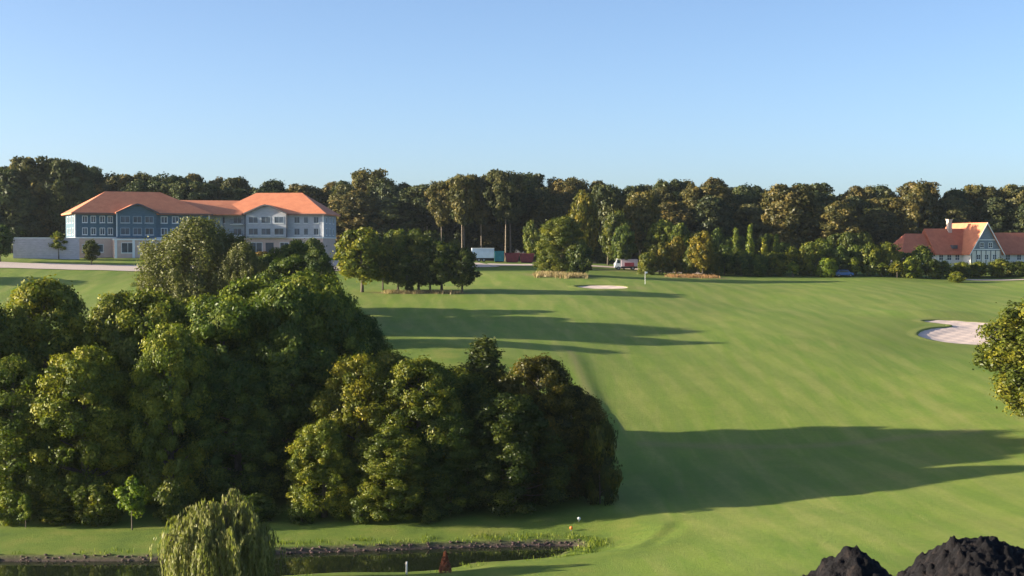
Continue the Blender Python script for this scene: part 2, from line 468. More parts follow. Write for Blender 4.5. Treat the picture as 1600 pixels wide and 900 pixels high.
tag(link(bpy.data.objects.new('ground', me)), kind='structure')

def clean_poly(B):
    return B
def fill(name, B, zfun, mat, step):
    """sheet inside an outline: triangulated grid clipped to the outline by snapping"""
    x0, y0 = B.min(0)-step; x1, y1 = B.max(0)+step
    gx = np.arange(x0, x1+step, step); gy = np.arange(y0, y1+step, step)
    X, Y = np.meshgrid(gx, gy); s = sdist(X.ravel(), Y.ravel(), B).reshape(X.shape)
    keep = s < step*1.2
    id_ = -np.ones(X.shape, int); id_[keep] = np.arange(keep.sum())
    V = np.stack([X[keep], Y[keep], zfun(X[keep], Y[keep], s[keep])], -1)
    f = np.stack([id_[:-1,:-1], id_[:-1,1:], id_[1:,1:], id_[1:,:-1]], -1).reshape(-1, 4)
    f = f[(f >= 0).all(1)]
    me = mesh_np(name, V, f, True); me.materials.append(mat)
    return link(bpy.data.objects.new(name, me))
# water surface
wv = POND.copy()
me = bpy.data.meshes.new('water'); c0 = wv.mean(0)
me.from_pydata([(-90, 88, 0), (10, 88, 0), (10, 104, 0), (-90, 104, 0)], [], [(0,1,2,3)])
me.materials.append(M['water']); tag(link(bpy.data.objects.new('water', me)), kind='structure')
# sand: floor a little below the turf lip, sloping with the ground
def sandz(depth):
    def fz(x, y, s):
        return height(x, y, False) - depth*np.clip(0.30+(-s)/4.0, 0.30, 1) + 0.03*np.sin(x*2.3)*np.sin(y*1.9)
    return fz
for B, dp in ((BUNKER_R, 0.28), (BUNKER_M, 0.28)):
    tag(fill('sand_bunker', B, sandz(dp), M['sand'], 0.25), kind='structure')
# turf lips of the bunkers: a rolled edge, higher on the sun side
def lip(B, hgt):
    n = len(B); mb = MB(); rows = []
    area = 0.5*sum(B[i][0]*B[(i+1)%n][1]-B[(i+1)%n][0]*B[i][1] for i in range(n)); sg = 1 if area > 0 else -1
    prof = [(1.4, -0.03), (0.9, 0.25), (0.45, 0.75), (0.1, 1.0), (-0.12, 0.85), (-0.2, 0.3), (-0.22, -2.2)]
    for i in range(n):
        tn = B[(i+1)%n]-B[i-1]; tn = tn/(np.hypot(*tn)+1e-9); nr = np.array((tn[1], -tn[0]))*sg
        kk = 0.04 + 0.96*max(0, -nr[0]-0.1); r = []
        for d, h in prof:
            q = B[i]+nr*d; r.append((q[0], q[1], H(q[0], q[1]) + (h*hgt*kk if h > -1 else -1.1)))
        rows.append(r)
    V = [p for r in rows for p in r]; k = len(prof)
    Fc = [(i*k+j, ((i+1)%n)*k+j, ((i+1)%n)*k+j+1, i*k+j+1) for i in range(n) for j in range(k-1)]
    mb.add(V, Fc); o = mb.build('bunker_lip', M['grass'], None, True); tag(o, kind='structure')
    add_attr(o.data, 'rough', np.full(len(V), 0.6)); add_attr(o.data, 'dirt', np.zeros(len(V))); add_attr(o.data, 'dry', np.full(len(V), 0.2))
lip(BUNKER_R, 0.14); lip(BUNKER_M, 0.2)

def ribbon(name, pts, wd, mat, off=0.06):
    pts = [Vector((*p, 0)) for p in pts]; V = []; Fc = []
    dense = []
    for a, b_ in zip(pts, pts[1:]):
        n = max(1, int((b_-a).length/1.5)); dense += [a.lerp(b_, k/n) for k in range(n)]
    dense.append(pts[-1])
    for i, p in enumerate(dense):
        tn = (dense[min(i+1, len(dense)-1)]-dense[max(0, i-1)]).normalized(); nr = Vector((-tn.y, tn.x, 0))
        for k in range(7):
            q = p+nr*(k/6-0.5)*(wd+0.4*math.sin(i*1.3)); V.append((q.x, q.y, H(q.x, q.y)+off))
    for i in range(len(dense)-1):
        for k in range(6): Fc.append((i*7+k, i*7+k+1, (i+1)*7+k+1, (i+1)*7+k))
    return tag(MB().add(V, Fc).build(name, mat, None, True), kind='structure')
ribbon('road', [(-190, 255), (-130, 255), (-95, 256), (-70, 258), (-50, 264), (-36, 278), (-22, 297), (-5, 306)], 10, M['gravel'], 0.09)
ribbon('path', [(-5, 306), (6, 308), (14, 309), (24, 307), (34, 300), (44, 297)], 6, M['gravel'], 0.1)

# ------------------------------------------------------------------ vegetation
def leaf_mesh(name, C, N, size, tint, mat, rng, elong=1.5):
    n = len(C)
    r = rng.normal(size=(n, 3)); T = np.cross(N, r); T /= np.linalg.norm(T, axis=1, keepdims=True)+1e-9
    B = np.cross(N, T); s = size[:, None]
    V = np.stack([C-T*s*elong*.5, C-B*s*.42+T*s*.06, C+T*s*elong*.5, C+B*s*.42+T*s*.06], 1).reshape(-1, 3)
    me = mesh_np(name, V, np.arange(4*n).reshape(n, 4))
    add_attr(me, 'tint', np.repeat(np.clip(tint, 0, 1), 4)); me.materials.append(mat); return me

def env_r(kind, t):
    """relative crown radius at relative height t (0 bottom .. 1 top)"""
    t = np.clip(t, 0, 1)
    if kind == 'round': return np.sqrt(np.clip(1-((t-0.46)/0.56)**2, 0, 1))
    if kind == 'skirt': return np.where(t < .35, 0.86+0.14*t/.35, np.sqrt(np.clip(1-((t-.35)/.66)**2, 0, 1)))
    if kind == 'high': return np.sqrt(np.clip(1-((t-0.6)/0.62)**2, 0, 1))*(0.55+0.45*np.clip(t/.5, 0, 1))
    if kind == 'cone': return np.clip(1.03-t, 0, 1)**0.75*np.clip(0.55+t*3, 0, 1)
    if kind == 'spire': return np.clip(1.0-t, 0, 1)**0.9*np.clip(0.5+t*4, 0, 1)+0.03
    if kind == 'ovoid': return np.sqrt(np.clip(1-((t-0.38)/0.63)**2, 0, 1))**1.1

def crown(name, kind, Rr, z0, z1, ncl, clr, nleaf, leaf, mat, seed, droop=0.0):
    rng = np.random.default_rng(seed); hgt = z1-z0
    # a few big limbs make uneven lobes
    nl = 9; la = rng.uniform(0, 2*np.pi, nl); lt = rng.uniform(0.1, 0.95, nl); lg = rng.uniform(-0.34, 0.30, nl)
    C = []; TT = []
    while len(C) < ncl:
        t = rng.uniform(0, 1)**0.9; a = rng.uniform(0, 2*np.pi); e = float(env_r(kind, t))
        if rng.uniform() > e+0.15: continue
        q = 1.0+sum(g*math.exp(-(((a-x+np.pi) % (2*np.pi)-np.pi)/0.55)**2-((t-y)/0.22)**2) for x, y, g in zip(la, lt, lg))
        rr = (rng.uniform(0.02, 1)**0.30)*q*rng.uniform(0.84, 1.12)
        r = max(0, Rr*e-clr*0.5)*rr
        C.append((r*math.cos(a), r*math.sin(a), z0+clr*0.5+(hgt-clr*0.9)*t)); TT.append(rng.uniform())
    C = np.array(C); TT = np.array(TT)
    cr = clr*rng.uniform(0.5, 1.3, ncl)
    k = np.repeat(np.arange(ncl), nleaf)
    D = rng.normal(size=(len(k), 3)); D[:, 2] += 0.25; D /= np.linalg.norm(D, axis=1, keepdims=True)
    rad = rng.uniform(0.25, 1.0, len(k))**0.45*rng.uniform(0.85, 1.15, len(k))
    stray = rng.uniform(size=len(k)) < 0.16; rad = np.where(stray, rad*rng.uniform(1.0, 1.55 if leaf < .4 else 1.25, len(k)), rad)
    off = D*(cr[k]*rad)[:, None]; off[:, 2] *= 0.85
    if droop: off[:, 2] -= droop*rng.uniform(0, 1, len(k))**1.5*cr[k]; off[:, :2] *= 0.75
    pos = C[k]+off
    out = C[k]*np.array([1, 1, 0]); out /= np.linalg.norm(out, axis=1, keepdims=True)+1e-6
    N = D*1.15+out*0.35+np.array([0, 0, .15])+rng.normal(size=D.shape)*0.55
    if droop: N[:, 2] *= 0.3
    N /= np.linalg.norm(N, axis=1, keepdims=True)
    tint = 0.62*TT[k]+0.38*rng.uniform(0, 1, len(k))
    return leaf_mesh(name, pos, N, leaf*rng.uniform(0.6, 1.35, len(k)), tint, mat, rng), C

def trunk_mesh(name, rad, hgt, C, nlimb, mat, seed, stems=1):
    rnd = random.Random(seed); mb = MB()
    for s in range(stems):
        ox, oy = (0, 0) if stems == 1 else (rnd.uniform(-.5, .5)*rad*5, rnd.uniform(-.5, .5)*rad*5)
        bx, by = ox*1.5+rnd.uniform(-.3, .3), oy*1.5+rnd.uniform(-.3, .3)
        pts = [(ox, oy, -0.4), (ox, oy, 0.15*hgt), (ox*1.2+bx*.3, oy*1.2+by*.3, 0.45*hgt), (ox+bx*.8, oy+by*.8, 0.75*hgt), (ox+bx, oy+by, hgt*0.97)]
        rr = rad/(stems**0.5); mb.tube(pts, [rr*1.35, rr, rr*.75, rr*.4, rr*.1], 9)
    pick = [C[rnd.randrange(len(C))] for _ in range(nlimb)]
    for c in pick:
        zc = max(0.15*hgt, min(0.85*hgt, c[2]-0.45*math.hypot(c[0], c[1])))
        a = Vector((0, 0, zc)); b_ = Vector(c); m_ = a.lerp(b_, .5)+Vector((0, 0, -0.04*(b_-a).length))
        r0 = rad*0.38*(1-zc/hgt*.6); mb.tube([a, m_, b_], [r0, r0*.6, r0*.15], 5)
    me = bpy.data.meshes.new(name); me.from_pydata(mb.v, [], mb.f)
    for p in me.polygons: p.use_smooth = True
    me.materials.append(mat); return me

TREES = {}
def define(key, kind, Rr, z0, z1, ncl, clr, nleaf, leaf, mat, seed, trad, tmat, nlimb=16, droop=0, stems=1, n=1):
    """n meshes of this kind of tree, at real size"""
    for i in range(n):
        cm, C = crown('crown', kind, Rr, z0, z1, ncl, clr, nleaf, leaf, mat, seed+i*17, droop)
        tm = trunk_mesh('trunk', trad, z0+(z1-z0)*0.9, C, nlimb, tmat, seed+i)
        TREES[(key, i)] = (cm, tm, z1, Rr, n)
REG = []
def plant(name, key, i, loc, hgt, wid, desc, cat, tint=(1, 1, 1), rz=None, group=None, where=None, label=None, lean=0):
    """one tree: an Empty at the foot of its trunk, a trunk and a crown of its own"""
    cm, tm, h0, r0, n = TREES[(key, i % TREES[(key, 0)][4])]
    o = empty(name, loc, random.uniform(0, 6.28) if rz is None else rz)
    o.rotation_euler.x = lean
    s = wid/(2*r0); o.scale = (s, s, hgt/h0)
    tr = link(bpy.data.objects.new('trunk', tm), o)
    c = link(bpy.data.objects.new('crown', cm), o); c.color = (*tint, 1)
    tag(o, label, cat, group)
    if not label: REG.append((o, desc, where, 800+F*loc[0]/loc[1]))
    return o
random.seed(5)
L, LF, LW = M['leaf'], M['leaf_forest'], M['leaf_willow']
define('big', 'skirt', 6.0, 0.3, 17, 330, 1.0, 240, 0.21, L, 11, 0.42, M['bark'], 26, n=4)
define('tall', 'round', 5.5, 2.5, 16, 290, 0.95, 240, 0.21, L, 71, 0.35, M['bark'], 26, n=2)
define('bigcone', 'cone', 4.6, 0.6, 16, 230, .85, 200, 0.21, L, 91, 0.3, M['bark'], 20, n=1)
define('forest', 'high', 6.2, 4.5, 22, 170, 1.5, 110, 0.50, LF, 31, 0.30, M['bark'], 16, n=5)
define('edge', 'skirt', 6.2, 1.5, 21, 190, 1.5, 110, 0.50, LF, 131, 0.3, M['bark'], 14, n=3)
define('bare', 'high', 5.6, 9.0, 22, 140, 1.4, 100, 0.46, LF, 231, 0.17, M['bark_pale'], 14, n=2)
define('mid', 'round', 4.0, 1.8, 10, 110, 0.95, 110, 0.32, L, 331, 0.2, M['bark'], 16, n=3)
define('bush', 'skirt', 3.0, 0.1, 5.5, 60, 0.85, 110, 0.28, L, 431, 0.12, M['bark'], 8, n=4)
define('sapling', 'ovoid', 1.3, 1.2, 5.0, 34, 0.5, 70, 0.22, L, 531, 0.06, M['bark'], 6, n=3)
define('spire', 'spire', 1.6, 0.3, 7.5, 50, 0.55, 80, 0.25, L, 631, 0.1, M['bark'], 5, n=2)
define('soft', 'ovoid', 6.2, 1.0, 16, 330, 1.1, 190, 0.20, LW, 731, 0.4, M['bark'], 22, droop=2.6, n=1)

# ---- forest
SKY = [(-400,255),(0,262),(50,250),(120,247),(140,268),(160,290),(175,272),(200,280),(225,268),(290,265),(315,282),(345,272),(385,272),(405,290),(440,277),(470,292),(500,282),(540,272),(570,262),(610,274),(655,292),(700,276),(750,270),(810,264),(850,282),(900,276),(960,286),(1060,284),(1140,276),(1180,291),(1240,281),(1300,292),(1345,294),(1440,283),(1480,297),(1515,290),(1600,292),(2000,290)]
def skyrow(u): return float(np.interp(u, [s[0] for s in SKY], [s[1] for s in SKY]))
ROWS = [('front', 346, 10.0, 0.80, 6), ('second', 358, 9.5, 0.92, 3), ('third', 371, 9.5, 0.99, 0), ('back', 386, 10, 1.0, -1)]
tints = [((0.78,0.92,0.85),'dark green'), ((1.05,1.0,0.9),'olive'), ((1.25,1.0,0.8),'brownish'), ((0.7,0.82,0.8),'deep green'), ((1.35,1.15,0.85),'golden olive')]
cnt = 0
for rname, Y0, stp, hf, low in ROWS:
    x = -200 + random.uniform(0, 5)
    while x < 180:
        Y = Y0+random.uniform(-3.5, 3.5); u = 800+F*x/Y
        if rname == 'front' and (1405 < u < 1640 or 100 < u < 520): x += stp; continue   # the houses stand here
        zt = P(u, skyrow(u), Y).z; g = H(x, Y)
        h = (zt-g)*hf*random.uniform(0.88, 1.04)
        ti, tn = random.choice(tints); k = random.uniform(0.9, 1.15); ti = tuple(c*k for c in ti)
        if rname == 'front' and 660 < u < 830: key = 'bare'; h = (zt-g)*random.uniform(0.93, 0.99); ti = tuple(c*1.1 for c in ti); tn = 'pale trunked'
        elif rname == 'front': key = random.choice(['forest', 'edge', 'edge'])
        else: key = 'forest' if random.random() < .4 else 'edge'
        plant('forest_tree', key, random.randrange(9), (x, Y, g-0.2), h, stp*random.uniform(1.15, 1.5), '%s tree, %s forest row,' % (tn, rname), 'tree', ti, where='far', group='trees of the far forest')
        cnt += 1
        x += stp*random.uniform(0.8, 1.15)
# individually placed trees at the forest edge: u, Y, top row, width px, key, tint, label
def by_px(name, key, i, u, Y, top, wpx, label, tint=(1,1,1), cat='tree', group=None, desc=None, where=None, rz=None):
    g = G(u, Y); h = P(u, top, Y).z-g.z
    return plant(name, key, i, (g.x, g.y, g.z-0.1), h, wpx/F*Y, desc, cat, tint, rz, group, where, label)
E_ = [(60, 340, 247, 95, 'forest', (1.1,1.0,.8), 'tall olive forest tree above the low pale wall, its crown the highest'),
      (105, 338, 250, 80, 'forest', (.8,.9,.8), 'tall dark forest tree left of the hotel roof beside the highest crown'),
      (20, 336, 262, 100, 'edge', (.75,.9,.85), 'dark broad forest tree at the left edge above the pale wall'),
      (135, 336, 285, 60, 'edge', (.8,.95,.85), 'lower green tree between the tall left forest and the hotel roof'),
      (690, 330, 285, 45, 'bare', (1.5,1.25,.85), 'golden tree on a pale bare trunk left of the white trailer'),
      (722, 328, 275, 55, 'bare', (1.45,1.25,.85), 'broad golden tree on a straight pale trunk above the white trailer'),
      (752, 331, 275, 50, 'bare', (1.25,1.1,.85), 'olive tree on a slim pale trunk directly behind the white trailer'),
      (790, 327, 268, 70, 'bare', (.8,.85,.8), 'dark topped tall tree on a pale trunk beside the red containers'),
      (830, 326, 345, 28, 'mid', (1.3,1.3,1.0), 'slender pale green tree behind the red containers'),
      (912, 308, 300, 52, 'mid', (1.7,1.25,.75), 'golden brown tree rising behind the large round tree'),
      (950, 318, 290, 60, 'forest', (.85,.95,.85), 'dark forest edge tree behind the small white truck'),
      (962, 305, 330, 50, 'mid', (1.0,.95,.8), 'olive brown tree left above the small white truck'),
      (1000, 312, 300, 62, 'forest', (1.45,1.25,.85), 'golden olive tall tree right above the small white truck'),
      (1035, 306, 345, 60, 'mid', (1.25,1.25,1.0), 'pale green tree right of the small white truck'),
      (975, 300, 352, 40, 'mid', (.8,.95,.85), 'dark green tree close behind the small white truck'),
      (1235, 320, 290, 90, 'forest', (1.2,1.0,.75), 'brownish tall tree above the middle of the shrub belt')]
for i, (u, Y, top, wpx, key, ti, lab) in enumerate(E_):
    by_px('forest_tree', key, i, u, Y, top, wpx, lab, ti, group='trees of the far forest')

# ---- foreground wood by the pond
W_ = [(-60,117,455,230,'big',(1.1,1.05,.9),'olive tree cut by the left edge in the wood behind the pond'),
      (70,122,436,215,'big',(1.35,1.2,.9),'yellowish olive topped tree, leftmost whole crown of the pond wood'),
      (185,128,452,190,'big',(1.2,1.1,.9),'olive tree in the wood below the hotel forecourt road'),
      (290,131,470,200,'tall',(.95,.95,.85),'dark olive tree in the wood directly below the pale drooping tree'),
      (395,132,437,190,'tall',(.95,1.05,.9),'green tree of the wood below the hotel right wing'),
      (485,130,430,210,'big',(1.0,1.05,.85),'tall green tree forming the right shoulder of the left wood'),
      (455,122,434,190,'big',(.9,1.0,.85),'tall dark tree just left of the right shoulder of the left wood'),
      (472,126,429,215,'big',(.95,1.0,.85),'tall olive tree at the peak of the left wood'),
      (515,124,446,170,'big',(.85,.95,.8),'dark green tree on the right slope of the left wood'),
      (345,120,468,190,'tall',(.9,1.0,.85),'dark green tree below the smaller drooping tree'),
      (555,136,478,120,'big',(.55,.7,.6),'dark green tree at the right shoulder beside the shaded fairway'),
      (15,112,560,190,'big',(1.1,1.1,.9),'lower olive tree at left edge of the pond wood'),
      (130,112,540,190,'big',(1.35,1.25,.85),'bushy yellow olive tree behind the bright green sapling'),
      (265,113,505,150,'big',(1.35,1.3,.9),'yellow green tree standing out in the middle of the left wood'),
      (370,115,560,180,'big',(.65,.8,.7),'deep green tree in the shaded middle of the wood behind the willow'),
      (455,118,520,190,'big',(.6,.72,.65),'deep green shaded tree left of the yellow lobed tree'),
      (560,114,552,160,'big',(1.55,1.3,.8),'yellow lobed tree in the lower right wood'),
      (655,113,560,190,'big',(1.15,1.1,.75),'olive tree between the yellow lobed tree and the pointed dark tree'),
      (505,109.5,650,120,'big',(1.5,1.35,.8),'low yellow green tree at the front edge of the wood'),
      (610,109.5,665,150,'big',(1.1,1.1,.8),'low dark olive tree in front of the lower right wood'),
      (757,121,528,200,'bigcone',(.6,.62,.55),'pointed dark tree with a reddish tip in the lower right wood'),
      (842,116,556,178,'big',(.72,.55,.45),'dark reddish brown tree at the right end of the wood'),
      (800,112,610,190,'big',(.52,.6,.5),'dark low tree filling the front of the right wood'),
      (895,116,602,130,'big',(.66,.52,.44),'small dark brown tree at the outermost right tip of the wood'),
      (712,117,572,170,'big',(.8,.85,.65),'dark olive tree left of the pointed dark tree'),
      (608,119,548,170,'big',(1.2,1.1,.8),'olive tree behind the yellow lobed tree'),
      (235,121,456,190,'tall',(1.0,1.0,.85),'dark olive tree left below the tall drooping tree'),
      (335,127,466,180,'tall',(.9,1.0,.85),'dark green tree just under the tall drooping tree'),
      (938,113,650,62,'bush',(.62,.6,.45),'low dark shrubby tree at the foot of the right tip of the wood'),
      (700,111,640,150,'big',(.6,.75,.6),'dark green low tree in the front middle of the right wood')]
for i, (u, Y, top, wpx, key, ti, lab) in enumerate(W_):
    ti = tuple(c*(1.3 if u < 540 else 1.08) for c in ti)  # left wood tinted brighter, painting in sunlight its crowns do not get
    by_px('broadleaf_tree', key, i, u, Y, top, wpx, lab, ti, group='trees of the wood behind the pond')
B_ = [(12,107.5,762,60,'bush',(1.5,1.5,1.1),'pale green bush at left edge on the pond bank'),
      (150,107.5,755,75,'bush',(1.2,1.15,.85),'olive bush left of the bright green sapling'),
      (95,108,786,80,'bush',(1.2,1.1,.8),'low olive shrub left of the olive bush'),
      (262,108,748,60,'bush',(1.1,1.1,.8),'olive bush right of the bright green sapling'),
      (470,107.5,790,45,'bush',(.7,.85,.7),'small dark bush at the wood edge right of the willow'),
      (565,107.5,785,40,'bush',(.9,1.0,.75),'small green bush under the lower right wood'),
      (672,107.5,790,40,'bush',(.8,.9,.7),'rightmost small bush under the lower right wood'),
      (400,108.5,770,80,'bush',(.6,.75,.65),'dark bush behind the right side of the willow')]
for i, (u, Y, top, wpx, key, ti, lab) in enumerate(B_):
    by_px('bush', key, i, u, Y, top, wpx, lab, ti, 'bush', 'bushes along the wood edge')
by_px('young_tree', 'sapling', 0, 203, 105.5, 742, 46, 'bright lime green sapling on a thin stem on the pond bank', (1.7,1.9,1.0))
by_px('young_tree', 'sapling', 1, 36, 106, 772, 26, 'thin pale sapling beside the pale bush on the left bank', (1.4,1.5,1.3))
# rear trees above the wood
by_px('drooping_tree', 'soft', 0, 312, 187, 337, 190, 'tall pale olive drooping tree in front of the hotel', (.85,.85,.75))
by_px('drooping_tree', 'soft', 0, 380, 183, 376, 90, 'smaller drooping tree at the right side of the tall drooping tree', (.9,.9,.75), rz=2)
R_ = [(455,187,375,95,'tall',(.7,.85,.7),'dark green tree in front of the hotel right wing'),
      (498,178,392,66,'tall',(.6,.75,.6),'small dark tree at the right corner of the hotel'),
      (240,196,418,60,'tall',(1,1,.8),'olive tree low at the left foot of the tall drooping tree'),
      (425,196,398,80,'tall',(.8,.95,.8),'dark green tree between drooping tree and hotel entrance'),
      (350,205,392,90,'tall',(.8,.95,.8),'dark tree mostly hidden behind the tall drooping tree'),
      (415,186,402,90,'tall',(.7,.85,.7),'dark low tree above the green tree of the wood'),
      (470,204,396,85,'tall',(.7,.85,.7),'dark tree behind the small dark hotel corner tree'),
      (460,188,392,85,'tall',(.7,.85,.7),'dark tree left of the small dark hotel corner tree'),
      (465,170,436,100,'big',(.7,.85,.7),'dark shaded tree under the dark green hotel tree'),
      (455,180,400,110,'tall',(.7,.85,.7),'dark tree under the middle of the hotel right wing'),
      (445,196,396,110,'tall',(.7,.85,.7),'dark rear tree under the middle of the hotel right wing'),
      (-150,232,380,110,'tall',(.8,.9,.7),'olive tree outside the left edge, casting its shadow on the grass')]
for i, (u, Y, top, wpx, key, ti, lab) in enumerate(R_):
    by_px('broadleaf_tree', key, i, u, Y, top, wpx, lab, ti, group='trees between wood and hotel')
# tree group on the fairway
T_ = [(566,232,357,92,'mid',(1.5,1.35,.85),'yellowish olive round tree on two stems right of the hotel'),
      (622,235,360,58,'mid',(1.3,1.25,.95),'pale olive narrow tree second in the fairway tree group'),
      (654,235,368,72,'mid',(1.05,.95,.75),'brown topped tree in the middle of the fairway tree group'),
      (690,233,378,78,'mid',(.65,.72,.6),'dark green tree right of the middle of the fairway group'),
      (722,232,388,60,'mid',(.5,.58,.5),'dark small tree at right end of the fairway tree group'),
      (598,236,385,50,'mid',(.8,.9,.75),'green small tree filling the gap behind the yellowish olive tree'),
      (672,234,400,60,'mid',(.55,.65,.55),'low dark tree right of the brown topped one in the fairway group'),
      (636,233,396,56,'mid',(.6,.7,.6),'low dark tree left of the brown topped one in the fairway group')]
for i, (u, Y, top, wpx, key, ti, lab) in enumerate(T_):
    by_px('fairway_tree', key, i, u, Y, top, wpx, lab, ti, group='tree group on the fairway')
by_px('shrub', 'bush', 1, 640, 231, 438, 16, 'small dark shrub under the fairway tree group', (.5,.55,.5), 'shrub')
by_px('round_tree', 'big', 2, 878, 272, 336, 92, 'large round green tree on the fairway left of the white bunker', (1.2,1.15,.9))
by_px('round_tree', 'bush', 3, 905, 268, 375, 52, 'dark low tree leaning on the right of the large round tree', (.55,.65,.55))
# right edge tree
by_px('broadleaf_tree', 'tall', 1, 1658, 131, 454, 240, 'yellow green tree at the right edge below the sand bunker', (1.25,1.15,.8))
# left near hotel
by_px('garden_tree', 'mid', 0, 0, 262, 352, 48, 'dark round tree at the left edge beside the low pale wall', (.6,.8,.65))
by_px('garden_tree', 'sapling', 1, 92, 270, 363, 30, 'small yellow green tree in front of the low pale wall', (1.7,1.5,.8))
by_px('garden_tree', 'mid', 2, 143, 262, 374, 27, 'small dark round tree before the hotel left wing', (.6,.6,.5))
by_px('garden_shrub', 'bush', 2, 408, 262, 405, 14, 'pale yellow green shrub before the hotel entrance', (2.6,2.8,1.5), 'shrub')
by_px('garden_shrub', 'bush', 1, 412, 275, 392, 40, 'reddish garden shrub before the hotel entrance', (1.5,.8,.6), 'shrub')
by_px('garden_shrub', 'bush', 3, 388, 272, 395, 30, 'dark garden shrub left of the hotel entrance', (.7,.8,.6), 'shrub')
by_px('garden_tree', 'mid', 1, 490, 268, 372, 40, 'dark garden tree before the right corner of the hotel', (.75,.85,.7))
# shrub belt before the forest, left to right
S_ = [(1012,290,393,34,'bush',(1.2,1.1,.8),'olive'),(1035,292,378,40,'bush',(1.3,1.0,.7),'brownish'),(1058,293,372,42,'bush',(1.6,1.1,.6),'orange brown'),
      (1080,291,385,34,'bush',(1.0,1.0,.8),'olive'),(1098,289,362,46,'mid',(1.7,1.2,.65),'tall orange brown'),(1110,292,392,36,'bush',(1.3,1.1,.7),'brownish'),
      (1132,294,385,44,'bush',(.75,.9,.75),'dark green'),(1158,293,392,44,'bush',(.7,.85,.75),'dark green'),(1172,296,346,22,'spire',(1.3,1.4,1.1),'pale pointed'),
      (1194,295,365,22,'spire',(1.6,1.4,.8),'golden pointed'),(1150,298,352,24,'spire',(1.0,1.1,.9),'grey green pointed'),(1185,292,398,40,'bush',(.8,.95,.75),'dark green'),(1212,293,392,36,'bush',(1.1,1.05,.7),'olive'),
      (1213,297,360,18,'spire',(1.2,1.35,1.1),'pale pointed'),(1238,292,386,28,'sapling',(1.5,1.3,.9),'pinkish olive'),(1240,290,408,20,'sapling',(1.5,1.6,1.0),'pale green'),
      (1268,294,376,46,'bush',(1.4,1.3,.8),'yellow olive'),(1292,290,402,36,'bush',(1.8,1.9,.9),'bright green'),(1255,296,400,36,'bush',(.7,.85,.7),'dark green'),
      (1312,294,385,40,'bush',(.8,.95,.8),'dark green'),(1335,292,402,22,'sapling',(1.5,1.5,.9),'pale green'),(1338,297,382,40,'bush',(.8,.95,.75),'dark green'),
      (1360,293,382,36,'bush',(1.1,1.1,.8),'olive'),(1378,291,410,22,'sapling',(1.4,1.4,.9),'pale green'),(1390,294,377,38,'bush',(1.5,1.35,.8),'yellow olive'),
      (1402,289,408,24,'sapling',(1.7,1.4,.9),'pinkish olive'),(1424,290,402,36,'bush',(1.6,1.6,.8),'bright green'),(1440,294,384,46,'bush',(.8,.9,.7),'dark green'),
      (1413,297,392,40,'bush',(.7,.85,.7),'dark green'),(1458,291,404,36,'bush',(1.0,1.0,.7),'olive'),(1475,292,408,32,'bush',(.8,.9,.7),'dark green'),
      (1496,282,424,32,'bush',(1.4,1.3,.7),'round yellow olive'),(1500,300,408,40,'bush',(1.2,1.2,.7),'olive'),(1530,302,408,44,'bush',(1.1,1.1,.7),'olive'),
      (1562,302,405,44,'bush',(1.2,1.15,.75),'olive'),(1592,302,408,44,'bush',(1.0,1.05,.7),'dark green'),(1625,300,404,50,'bush',(1.0,1.0,.7),'olive'),
      (1090,299,366,36,'bush',(.9,1.05,.9),'grey green'),(1120,300,360,34,'bush',(.8,.95,.8),'dark green'),(1062,300,350,40,'mid',(1.1,1.15,.9),'pale green'),(1140,300,368,30,'bush',(.8,.95,.8),'dark green'),
      (1225,300,378,36,'bush',(.75,.9,.75),'dark green'),(1290,300,380,36,'bush',(.8,.9,.75),'dark green')]
for i, (u, Y, top, wpx, key, ti, d) in enumerate(S_):
    by_px('shrub' if key != 'sapling' else 'young_tree', key, i, u, Y, top, wpx, None, ti, 'shrub' if key != 'sapling' else 'tree', 'shrubs of the belt before the forest', desc=d+(' shrub' if key != 'sapling' else ' young tree'), where='belt')
# understorey bushes at the forest foot, left part
random.seed(11)
u = 530
while u < 1640:
    if not (730 < u < 838 or 955 < u < 1000 or 1400 < u < 1620):
        key = random.choice(['bush', 'bush', 'mid']); k = random.uniform(.6, 1.0)
        by_px('forest_shrub', key, random.randrange(6), u, random.uniform(330, 338), 385+random.uniform(-28, 2), random.uniform(28, 44), None, (k*.9, k, k*.85), 'shrub', 'low shrubs at the foot of the forest', desc='low shrub at the forest foot', where='far')
    u += random.uniform(16, 26)

# where-phrases and ordinals make every label single out one tree
FAR = [(-999,22,'left of the low pale wall'),(22,100,'behind the low pale wall'),(100,305,"behind the hotel's left wing"),(305,520,"behind the hotel's right wing"),
       (520,660,'right of the hotel'),(660,840,'behind trailer and containers'),(840,940,'behind the large round tree'),(940,1010,'behind the small white truck'),
       (1010,1130,'right of the small truck'),(1130,1270,'behind the pointed shrubs'),(1270,1400,'left of the farmhouse'),(1400,1600,'behind the farmhouse'),(1600,9999,'past the right edge')]
BELT = [(-999,1130,'right of the small truck'),(1130,1230,'among the pointed shrubs'),(1230,1400,'left of the farmhouse'),(1400,1490,"before the farmhouse's left roof"),(1490,9999,'before the farmhouse gable')]
ORD = ['first','second','third','fourth','fifth','sixth','seventh','eighth','ninth','tenth','eleventh','twelfth','thirteenth','fourteenth','fifteenth','sixteenth','seventeenth','eighteenth','nineteenth','twentieth']
buckets = {}
for o, desc, where, u in REG:
    for a, b_, ph in (FAR if where == 'far' else BELT):
        if a <= u < b_: buckets.setdefault((desc, ph), []).append((u, o))
for (desc, ph), lst in buckets.items():
    lst.sort(key=lambda q: q[0])
    for i, (u, o) in enumerate(lst):
        o['label'] = '%s %s' % (desc, ph) if len(lst) == 1 else '%s %s, %s from left' % (desc, ph, ORD[min(i, 19)])

